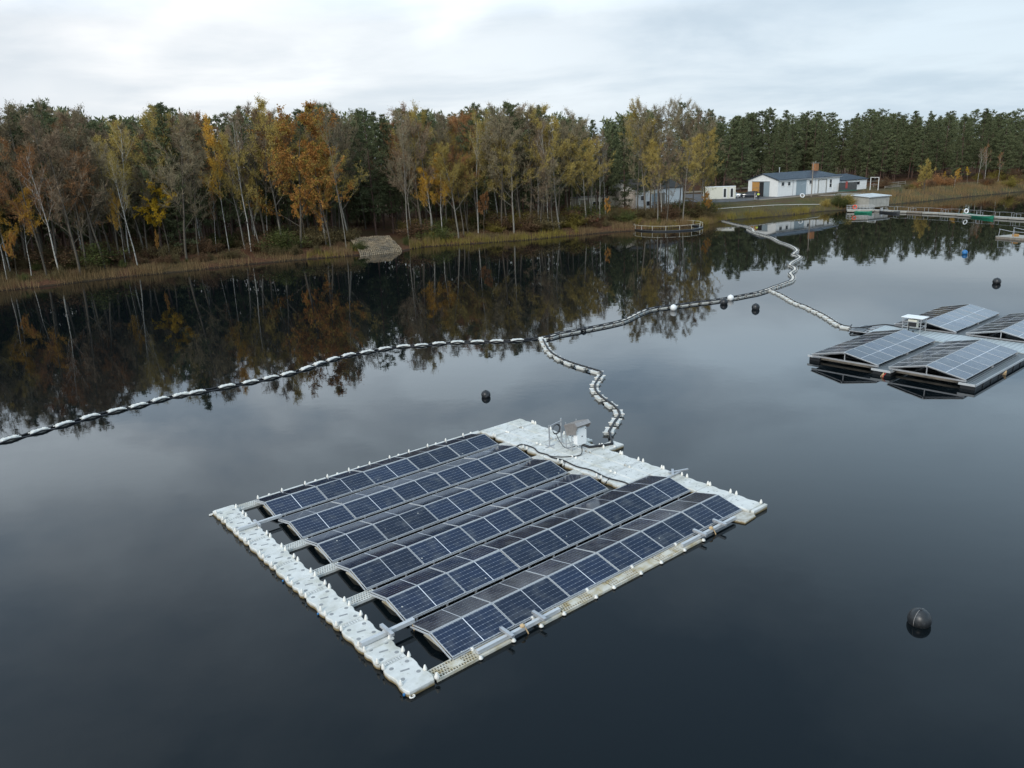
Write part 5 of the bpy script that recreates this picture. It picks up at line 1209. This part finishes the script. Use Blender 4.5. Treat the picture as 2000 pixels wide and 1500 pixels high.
# poles, goal frame, log fence
def pole(px, py, z, ytop, label, arm=True):
    x, y = at(px, py, z); e = empty('utility_pole', (x, y, z-.3), 0, label, 'pole'); h = height_for(x, y, ytop)+gz(x, y)-z+.3
    p = MB(); p.cyl((0, 0, 0), (0, 0, h), .14, 8, .09); p.build('shaft', M['timber'], e)
    if arm: a = MB(); a.bar((-.5, 0, h-.25), (.5, 0, h-.25), .08); a.bar((0, 0, h-.7), (.4, 0, h-.25), .04); a.build('cross_arm', M['timber'], e)
pole(1584.5, 384.5, 2.2, 316, 'wooden utility pole standing in front of the hall facade')
def lamp_arm():
    x, y = at(1576, 381, 2.3); e = empty('lamp_bracket', (x, y, 2.3), HF.ang, 'thin bent grey mast in front of the grey gate of the hall', 'mast'); p = MB(); p.tube([(0, 0, 0), (0, 0, 2.5), (-.3, 0, 2.7), (-1.6, 0, 2.6), (-2.1, 0, 2.45)], .035, 6); p.build('bent_pipe', M['steel'], e)
    f = MB(); f.lathe((0, 0, 0), [(.15, 0), (.15, .05), (.04, .08)], 8); f.build('foot', M['steel'], e)
lamp_arm()
def goal():
    a = at(1699, 372, 2.2); b = at(1714.5, 374, 2.0); F = Facade(a, b); e = empty('metal_frame', (*a, 2.0), F.ang, 'pale metal portal frame on the meadow right of the annex', 'frame'); p = MB(); h = 3.3
    p.bar((0, 0, 0), (0, 0, h), .12); p.bar((F.len, 0, 0), (F.len, 0, h), .12); p.bar((-.06, 0, h), (F.len+.06, 0, h), .12); p.build('portal', M['whitepaint'], e)
    q = MB(); q.bar((0, 0, 1.6), (F.len, 0, 1.6), .05); q.tube([(F.len*.5, 0, h-.06), (F.len*.5, 0, h-.5)], .03, 5); q.build('crossrail', M['steel'], e)
goal()
def log_fence(pxs, z, label, hh):
    pts = [at(px, py, z) for px, py in pxs]; e = empty('log_fence', (*pts[0], 0), 0, label, 'fence'); r = MB(); o = pts[0]
    for i, (a, b) in enumerate(zip(pts[:-1], pts[1:])):
        za, zb = gz(*a), gz(*b)
        for h in hh: r.tube([(a[0]-o[0], a[1]-o[1], za+h), (b[0]-o[0], b[1]-o[1], zb+h+random.uniform(-.1, .1))], .09, 6)
    r.build('rail', M['barklight'], e); p = MB()
    for a in pts: p.cyl((a[0]-o[0], a[1]-o[1], gz(*a)-.2), (a[0]-o[0], a[1]-o[1], gz(*a)+max(hh)+.15), .08, 6)
    p.build('post', M['timber'], e)
log_fence([(1706, 366), (1722, 365), (1738, 364), (1754, 362.5), (1768, 361)], 2.2, 'pale log fence along the far edge of the meadow behind the portal frame', (.35, .85))
log_fence([(1728, 369), (1742, 368), (1758, 367)], 2.2, 'lower stack of pale rails in front of the log fence on the meadow', (.25, .5))
# pipe rail along the bank
def on_ground(px, py, dz):
    z = 1.
    for _ in range(60): p = at(px, py, z); z += .2*(gz(*p)+dz-z)
    return p
def bank_pipe():
    pts = [on_ground(px, py, .3) for px, py in ((1394, 408.5), (1430, 405.5), (1470, 403), (1510, 400.5), (1560, 399.3), (1602, 399))]
    hz = [gz(*p)+.3 for p in pts]
    e = empty('pipe_rail', (*pts[0], 0), 0, 'long pale pipe on low supports along the bank below the yard', 'pipe'); o = pts[0]
    m = MB(); m.tube([(p[0]-o[0], p[1]-o[1], z) for p, z in zip(pts, hz)], .04, 6); m.build('pipe', M['whitepaint'], e); s = MB()
    for p, z in zip(pts, hz): s.cyl((p[0]-o[0], p[1]-o[1], gz(*p)-.2), (p[0]-o[0], p[1]-o[1], z-.02), .03, 5)
    s.build('support', M['steel'], e)
bank_pipe()
def ring(name, x, y, z, R, r, m, label, tilt=1.3, rz=0., band=None):
    o = MB(); o.tube([(R*math.cos(a), R*math.sin(a), 0) for a in np.linspace(0, 2*PI, 21)[:-1]], r, 8, closed=True); q = o.build(name, M[m], None, True, (x, y, z), rz); q.rotation_euler.x = tilt; return tag(q, label, 'lifebuoy')
x_, y_ = at(1565.5, 390, 1.9); ring('lifebuoy', x_, y_-.3, gz(x_, y_)+.55, .42, .1, 'whiteball', 'white life ring lying on the green bank below the grey gate', 1.1)
x_, y_ = at(1478, 389.5, 2.3)
# stone slope
def stone_slope():
    P0 = at(703, 503), at(786, 491.5); P1 = at(686, 466, 1.9), at(764, 461, 1.95); nx, ny = 22, 12; V_ = []; F_ = []; r = np.random.default_rng(3)
    o = np.array(P0[0])
    base = [[None]*(ny+1) for _ in range(nx+1)]
    mb = MB()
    body = []
    for i in range(nx+1):
        for j in range(ny+1):
            s, t = i/nx, j/ny; s2 = s+.04*math.sin(t*5); a = P0[0]*(1-s2)+P0[1]*s2; b = P1[0]*(1-s2)+P1[1]*s2; q = a*(1-t)+b*t; z = -.35+t*2.35+.03; base[i][j] = np.array([q[0]-o[0], q[1]-o[1], z+.05*math.sin(i*2.1)*math.cos(j*1.7)])
            body.append(tuple(base[i][j]))
    fs = [(i*(ny+1)+j, (i+1)*(ny+1)+j, (i+1)*(ny+1)+j+1, i*(ny+1)+j+1) for i in range(nx) for j in range(ny)]
    e = empty('stone_slope', (o[0], o[1], 0), 0, 'paved stone slope running down into the water below the dark wood', 'stone slope')
    g = MB(); g.add(body, fs); g.build('mortar_bed', pm('dark_mortar', (.07, .06, .045), .9), e)
    for i in range(nx):
        for j in range(ny):
            c = (base[i][j]+base[i+1][j]+base[i][j+1]+base[i+1][j+1])/4; ex = (base[i+1][j]-base[i][j])*.46*r.uniform(.75, 1.05); ey = (base[i][j+1]-base[i][j])*.46*r.uniform(.7, 1.05); n = np.cross(ex, ey); n = n/np.linalg.norm(n)
            h = r.uniform(.08, .2); poly = []
            for k in range(6):
                a = k/6*2*PI+r.uniform(-.2, .2); f = r.uniform(.95, 1.15); poly.append(c+ex*math.cos(a)*f+ey*math.sin(a)*f)
            mb.rings([[tuple(p-n*.05) for p in poly], [tuple(p+n*h*.7) for p in poly], [tuple(c+(p-c)*.8+n*h) for p in poly]])
    m = pm('pale_stone', (.26, .205, .13), .9, var=.35, scale=1.6, col2=(.13, .115, .09), c2scale=.5)
    s = mb.build('paving_stones', m, e)
stone_slope()
# cars
def car(x, y, rz, paint, label, hatch=False):
    e = empty('parked_car', (x, y, G), rz, label, 'car'); L_, W_ = 4.4, 1.78
    prof = [(-2.2, .35, .62, .80), (-2.15, .28, .78, .95), (-1.6, .22, .95, 1.), (-.9, .2, 1.0, 1.), (.2, .2, 1.0, 1.), (1.2, .2, .98, 1.), (1.85, .24, .95, .97), (2.2, .34, .8, .86)]
    b = MB(); R_ = []
    for x_, zb, zt, ws in prof:
        w = W_/2*ws; R_.append([(x_, -w*.96, zb), (x_, -w, zb+.18), (x_, -w, zt-.15), (x_, -w*.86, zt), (x_, w*.86, zt), (x_, w, zt-.15), (x_, w, zb+.18), (x_, w*.96, zb)])
    b.rings(R_); body = b.build('body', M[paint], e, True)
    c = MB(); R_ = []
    for x_, zt, w in ((-1.15, .97, .76), (-.35, 1.40, .62), (.6, 1.46, .60), (1.4, 1.36, .58), (2.0, .98, .72)): R_.append([(x_, -.78, .94), (x_, -w, zt), (x_, w, zt), (x_, .78, .94)])
    c.rings(R_); c.build('windows', M['glassd'], e, False)
    r = MB(); r.rings([[(x_, -w, z), (x_, -w, z+.03), (x_, w, z+.03), (x_, w, z)] for x_, z, w in ((-.45, 1.38, .62), (.6, 1.465, .61), (1.4, 1.375, .58))]); 
    for s in (-1, 1):
        r.bar((-1.15, s*.77, .97), (-.38, s*.62, 1.41), .05); r.bar((.5, s*.61, 1.46), (.5, s*.78, .96), .05); r.bar((1.4, s*.58, 1.38), (2.0, s*.74, .98), .07)
    r.build('roof', M[paint], e)
    for x_ in (-1.4, 1.35):
        for s in (-1, 1):
            w = MB(); w.cyl((x_, s*.74, .32), (x_, s*.93, .32), .32, 18); wo = w.build('wheel', M['rubber'], e); q = MB(); q.cyl((x_, s*.925, .32), (x_, s*.945, .32), .2, 12); q.build('rim', M['steel'], wo)
    for s in (-1, 1):
        h = MB(); h.box((-2.13, s*.62, .66), (.14, .34, .12)); h.build('headlight', M['lens'], e); h = MB(); h.box((2.14, s*.64, .78), (.1, .26, .14)); h.build('tail_light', M['redlens'], e); h = MB(); h.box((-.75, s*.96, 1.0), (.12, .16, .12)); h.build('mirror', M[paint], e)
    if hatch: h = MB(); h.rings([[(1.45, -.6, 1.40), (1.45, .6, 1.40), (1.45, .6, 1.44), (1.45, -.6, 1.44)], [(2.35, -.62, 1.78), (2.35, .62, 1.78), (2.35, .62, 1.84), (2.35, -.62, 1.84)], [(2.6, -.5, 1.72), (2.6, .5, 1.72), (2.6, .5, 1.76), (2.6, -.5, 1.76)]]); h.build('tailgate', M[paint], e)
car(53.6, 184.3, math.radians(-25)+PI, 'carw', 'white parked car with its nose past the end of the container cabin')
car(57.2, 182.6, math.radians(-18), 'cark', 'dark blue-black car with raised tailgate in front of the hall', True)
# people
def person(x, y, rz, label, top, legs, vest=False, arms=((.25, .1, .95), (-.25, .1, .95))):
    e = empty('person', (x, y, G+.02), rz, label, 'person')
    vs = [(0, 0, .95), (0, 0, 1.15), (0, .01, 1.36), (0, .01, 1.47), (0, .01, 1.56), (0, .02, 1.66), (.10, 0, .9), (.11, .02, .5), (.11, -.02, .09), (.12, .12, .04), (-.10, 0, .9), (-.12, .01, .5), (-.12, -.02, .09), (-.13, .12, .04), (.18, 0, 1.38), (.24, -.02, 1.12), (*arms[0],), (-.18, 0, 1.38), (-.24, -.02, 1.12), (*arms[1],)]
    es = [(0, 1), (1, 2), (2, 3), (3, 4), (4, 5), (0, 6), (6, 7), (7, 8), (8, 9), (0, 10), (10, 11), (11, 12), (12, 13), (2, 14), (14, 15), (15, 16), (2, 17), (17, 18), (18, 19)]
    rad = [.145, .13, .15, .07, .095, .10, .095, .065, .045, .035, .095, .065, .045, .035, .06, .05, .035, .06, .05, .035]
    def skin(name, idx, sc, m, par=e, lvl=2):
        me = bpy.data.meshes.new(name); mp = {k: i for i, k in enumerate(idx)}
        me.from_pydata([vs[k] for k in idx], [(mp[a], mp[b]) for a, b in es if a in mp and b in mp], []); me.update()
        o = link(name, me, par); md = o.modifiers.new('skin', 'SKIN'); md.use_smooth_shade = True
        for i, k in enumerate(idx): me.skin_vertices[0].data[i].radius = (rad[k]*sc, rad[k]*sc*.85); 
        me.skin_vertices[0].data[0].use_root = True
        md2 = o.modifiers.new('sub', 'SUBSURF'); md2.levels = lvl; md2.render_levels = lvl; o.data.materials.append(M[m]); return o
    skin('body', list(range(20)), 1., 'skin')
    skin('jacket', [0, 1, 2, 14, 15, 16, 17, 18, 19], 1.22, top); skin('trousers', [0, 6, 7, 8, 10, 11, 12], 1.2, legs)
    h = MB(); h.lathe((0, 0, 1.62), [(.11, 0), (.118, .05), (.10, .11), (.05, .15), (.01, .16)], 12); h.build('hair', M['hair'], e, True)
    s = MB()
    for q in (.115, -.125): s.rings([[(q-.05, -.07, 0), (q+.05, -.07, 0), (q+.05, .17, 0), (q-.05, .17, 0)], [(q-.045, -.07, .08), (q+.045, -.07, .08), (q+.04, .16, .05), (q-.04, .16, .05)]])
    s.build('shoes', M['dark'], e)
    f = MB(); f.lathe((0, .115, 1.60), [(.012, 0), (.018, .015), (.008, .04)], 6); f.build('nose', M['skin'], e)
    if vest: b = MB(); b.lathe((0, 0, 1.12), [(.185, 0), (.187, .05)], 14); b.build('reflective_band', M['whitemetal'], e)
p1 = at(1474, 390.8, G); p2 = at(1480.7, 391, G)
person(p1[0], p1[1], 1.2, 'person in pale grey clothes standing at the raised tailgate of the dark car', 'greycloth', 'greycloth')
person(p2[0], p2[1], .3, 'person in yellow hi-vis jacket and dark trousers before the open hall door', 'hivis', 'trouser', True, arms=((.2, .2, 1.1), (-.2, .2, 1.1)))
# ------------------------------------------------------------------ cage ring at the shore
def cage_ring():
    c = at(1309, 447, 0.1); rx = (at(1384, 446)[0]-at(1236, 447)[0])/2*.97; e = empty('net_cage_ring', (c[0], c[1]+2.0, 0), .12, 'round floating cage ring with thin white handrail moored at the reeds', 'cage ring'); n = 16; ry = 6.2
    P = [(rx*math.cos(a), ry*math.sin(a)) for a in np.linspace(0, 2*PI, n+1)[:-1]]
    m = MB(); m.tube([(x, y, .08) for x, y in P], .16, 8, closed=True); m.tube([(x*.93, y*.93, .08) for x, y in P], .12, 8, closed=True); m.build('float_pipe', M['blackp'], e)
    m = MB(); m.tube([(x, y, .95) for x, y in P], .022, 6, closed=True); m.build('handrail', M['cream'], e)
    for x, y in P: q = MB(); q.cyl((x, y, .1), (x, y, .95), .028, 6); q.build('stanchion', M['cream'], e)
cage_ring()
# ------------------------------------------------------------------ jetty, boats
def jetty():
    pts = [at(px, py, .3) for px, py in ((1690, 409), (1722, 410.5), (1745, 412), (1775, 413), (1805, 414.5), (1838, 416), (1872, 418), (1905, 420.5), (1942, 423), (1975, 425), (2010, 427), (2060, 431))]
    e = empty('floating_jetty', (*pts[0], 0), 0, 'long grey pontoon jetty with low handrails running to the right edge', 'jetty'); o = pts[0]
    for i, (a, b) in enumerate(zip(pts[:-1], pts[1:])):
        a3, b3 = Vector((a[0]-o[0], a[1]-o[1], .22)), Vector((b[0]-o[0], b[1]-o[1], .22)); d = (b3-a3).normalized(); l = (b3-a3).length
        m = MB(); m.bar(a3+d*.1, b3-d*.1, 1.25, .28); m.build('pontoon', M['timber' if i in (3,) else 'paleconc'], e)
        s = Vector((-d.y, d.x, 0)); r = MB(); k = 0
        if i in (1, 2, 3, 4, 5, 6, 7, 8, 9, 10):
            w = random.uniform(-.1, .1)
            r.bar(a3+s*.62+Vector((0, 0, 0.85+w)), b3+s*.62+Vector((0, 0, 0.85-w)), .04); r.bar(a3+d*.4+s*.62, a3+d*.4+s*.62+Vector((0, 0, 0.85+w)), .04); r.bar(b3-d*.5+s*.62, b3-d*.5+s*.62+Vector((0, 0, 0.85-w)), .04)
            if i % 2: r.bar(a3+d*.9-s*.6, a3+d*.9-s*.6+Vector((0, 0, .75)), .04); r.bar(a3+d*2.1-s*.6, a3+d*2.1-s*.6+Vector((0, 0, .75)), .04); r.bar(a3+d*.9-s*.6+Vector((0, 0, .75)), a3+d*2.1-s*.6+Vector((0, 0, .75)), .04)
            r.build('handrail', M['steel'], e)
    return pts
JP = jetty()
def gangway():
    a, b = at(1655, 413, .2), at(1707, 411, .3); F = Facade(a, b); e = empty('gangway', (*a, 0), F.ang, 'railed grey gangway between the shore bushes and the long jetty', 'gangway')
    m = MB(); m.b2((0, 0, .15), (F.len, 2.2, .5)); m.build('deck', M['paleconc'], e); r = MB(); n = 8
    for y in (0.05, 2.15):
        for z in (.85, 1.3): r.bar((0, y, z), (F.len, y, z), .035)
        for k in range(n+1): r.bar((F.len*k/n, y, .3), (F.len*k/n, y, 1.3), .035)
    r.build('handrail', M['alu'], e)
    ring('lifebuoy', *F.w(F.len*.27, -.1), 1.05, .34, .1, 'orange', 'orange-red life ring hanging on the gangway handrail', PI/2, F.ang)
gangway()
def boat(x, y, rz, L_, W_, m, label, cat='boat', open_=True, z=0.):
    e = empty('rowing_boat', (x, y, z), rz, label, cat); st = [(-.5, .55, .42), (-.42, .85, .36), (-.2, 1., .32), (.1, 1., .32), (.3, .8, .36), (.44, .4, .45), (.5, .06, .55)]
    b = MB(); R_ = []
    for t, w, h in st:
        w = w*W_/2; x_ = t*L_; R_.append([(x_, -w, h), (x_, -w*.85, .02), (x_, -w*.4, -.12), (x_, w*.4, -.12), (x_, w*.85, .02), (x_, w, h), (x_, w*.86, h), (x_, w*.7, .06), (x_, w*.3, -.03), (x_, -w*.3, -.03), (x_, -w*.7, .06), (x_, -w*.86, h)])
    b.rings(R_); b.build('hull', M[m], e)
    for t in (-.3, 0, .25): s = MB(); s.b2((t*L_-.12, -W_*.4, .22), (t*L_+.12, W_*.4, .26)); s.build('bench_seat', M['timber'], e)
    return e
g0, g1 = at(1876, 420), at(1943, 427.5)
gc = (g0+g1)/2; gd = g1-g0
boat(gc[0]-.2, gc[1]-.1, math.atan2(gd[1], gd[0]), float(np.linalg.norm(gd))*.98, 1.9, 'boatg', 'green rowing boat moored at the long jetty near the right edge')
ring('lifebuoy', *at(1887, 416, .6), .95, .36, .09, 'whiteball', 'white life ring on the jetty rail above the green boat', 1.4, .2)
b0, b1 = at(1721, 414.5), at(1757, 417.5); bc = (b0+b1)/2; bd = b1-b0
e_ = boat(bc[0], bc[1], math.atan2(bd[1], bd[0]), float(np.linalg.norm(bd)), 1.6, 'boatd', 'dark motorboat moored where the gangway meets the jetty')
m_ = MB(); m_.box((-float(np.linalg.norm(bd))*.5, 0, .55), (.4, .35, .6)); m_.bar((-1.6, 0, .3), (-1.9, 0, -.1), .12); m_.build('outboard_motor', M['steel'], e_)
b0, b1 = at(1669, 416), at(1702, 416.5); bc = (b0+b1)/2; bd = b1-b0
boat(bc[0], bc[1]-.2, math.atan2(bd[1], bd[0]), float(np.linalg.norm(bd)), 1.3, 'boatg', 'low greenish punt lying alongside the railed gangway')
def raft():
    a = at(1945, 461, .3); b = at(2012, 466, .3); F = Facade(a, b); e = empty('work_raft', (*a, 0), F.ang, 'wooden work raft with sagging handrail at the right edge, below the jetty', 'raft'); Lr = F.len+2
    m = MB(); m.b2((0, 0, -.1), (Lr, 3.0, .22)); m.build('raft_float', M['timber'], e); m = MB()
    for k in range(int(Lr/.32)): m.b2((k*.32, -.05, .224), (k*.32+.27, 3.05, .30))
    m.build('deck_board', M['paleconc'], e); r = MB()
    for y in (.1, 2.9):
        for k in range(4): r.bar((.3+k*(Lr-.6)/3, y, .3), (.3+k*(Lr-.6)/3+.1, y, 1.25), .06)
        r.tube([(.3, y, 1.25), (Lr*.3, y, 1.02), (Lr*.65, y, 1.0), (Lr-.3, y, 1.2)], .035, 5)
    r.build('handrail', M['steel'], e)
    c = MB(); c.rings([[(1.7, .8, .304), (2.3, .8, .304), (2.3, 1.3, .304), (1.7, 1.3, .304)], [(1.7, .8, .62), (2.3, .8, .62), (2.3, 1.3, .62), (1.7, 1.3, .62)]]); w = F.w(0, 0)
    q = c.build('wooden_crate', M['wooddoor'], None, False, (*w, 0), F.ang); tag(q, 'small orange-brown crate on the work raft', 'crate')
raft()
# landing pontoon at the end of the zigzag line and low red/blue boats under the trees
x_, y_ = at(1412, 424, .2); e_ = empty('landing_pontoon', (x_, y_, 0), .5, 'small pale landing box where the zigzag line reaches the shore', 'pontoon')
q = MB(); q.b2((-.9, -.5, -.1), (.9, .5, .35)); q.build('float_body', M['plastic_old'], e_); q = MB(); q.bar((-.9, .5, .35), (-.9, .5, 1.0), .05); q.bar((.9, .5, .35), (.9, .5, 1.0), .05); q.bar((-.9, .5, 1.0), (.9, .5, 1.0), .05); q.build('rail', M['steel'], e_)
x_, y_ = ground_at(1145, 8); 
M['dullred'] = pm('dull_red_hull', (.28, .05, .04), .7); e_ = boat(x_, y_, .3, 5.0, 1.5, 'dullred', 'red upturned-edge boat lying under the trees left of the barn', z=gz(x_, y_)+.25)
x_, y_ = ground_at(1148, 11)
e_ = boat(x_, y_, .3, 5.0, 1.5, 'bluepl', 'blue-grey boat lying on land behind the red boat', z=gz(x_, y_)+.4)
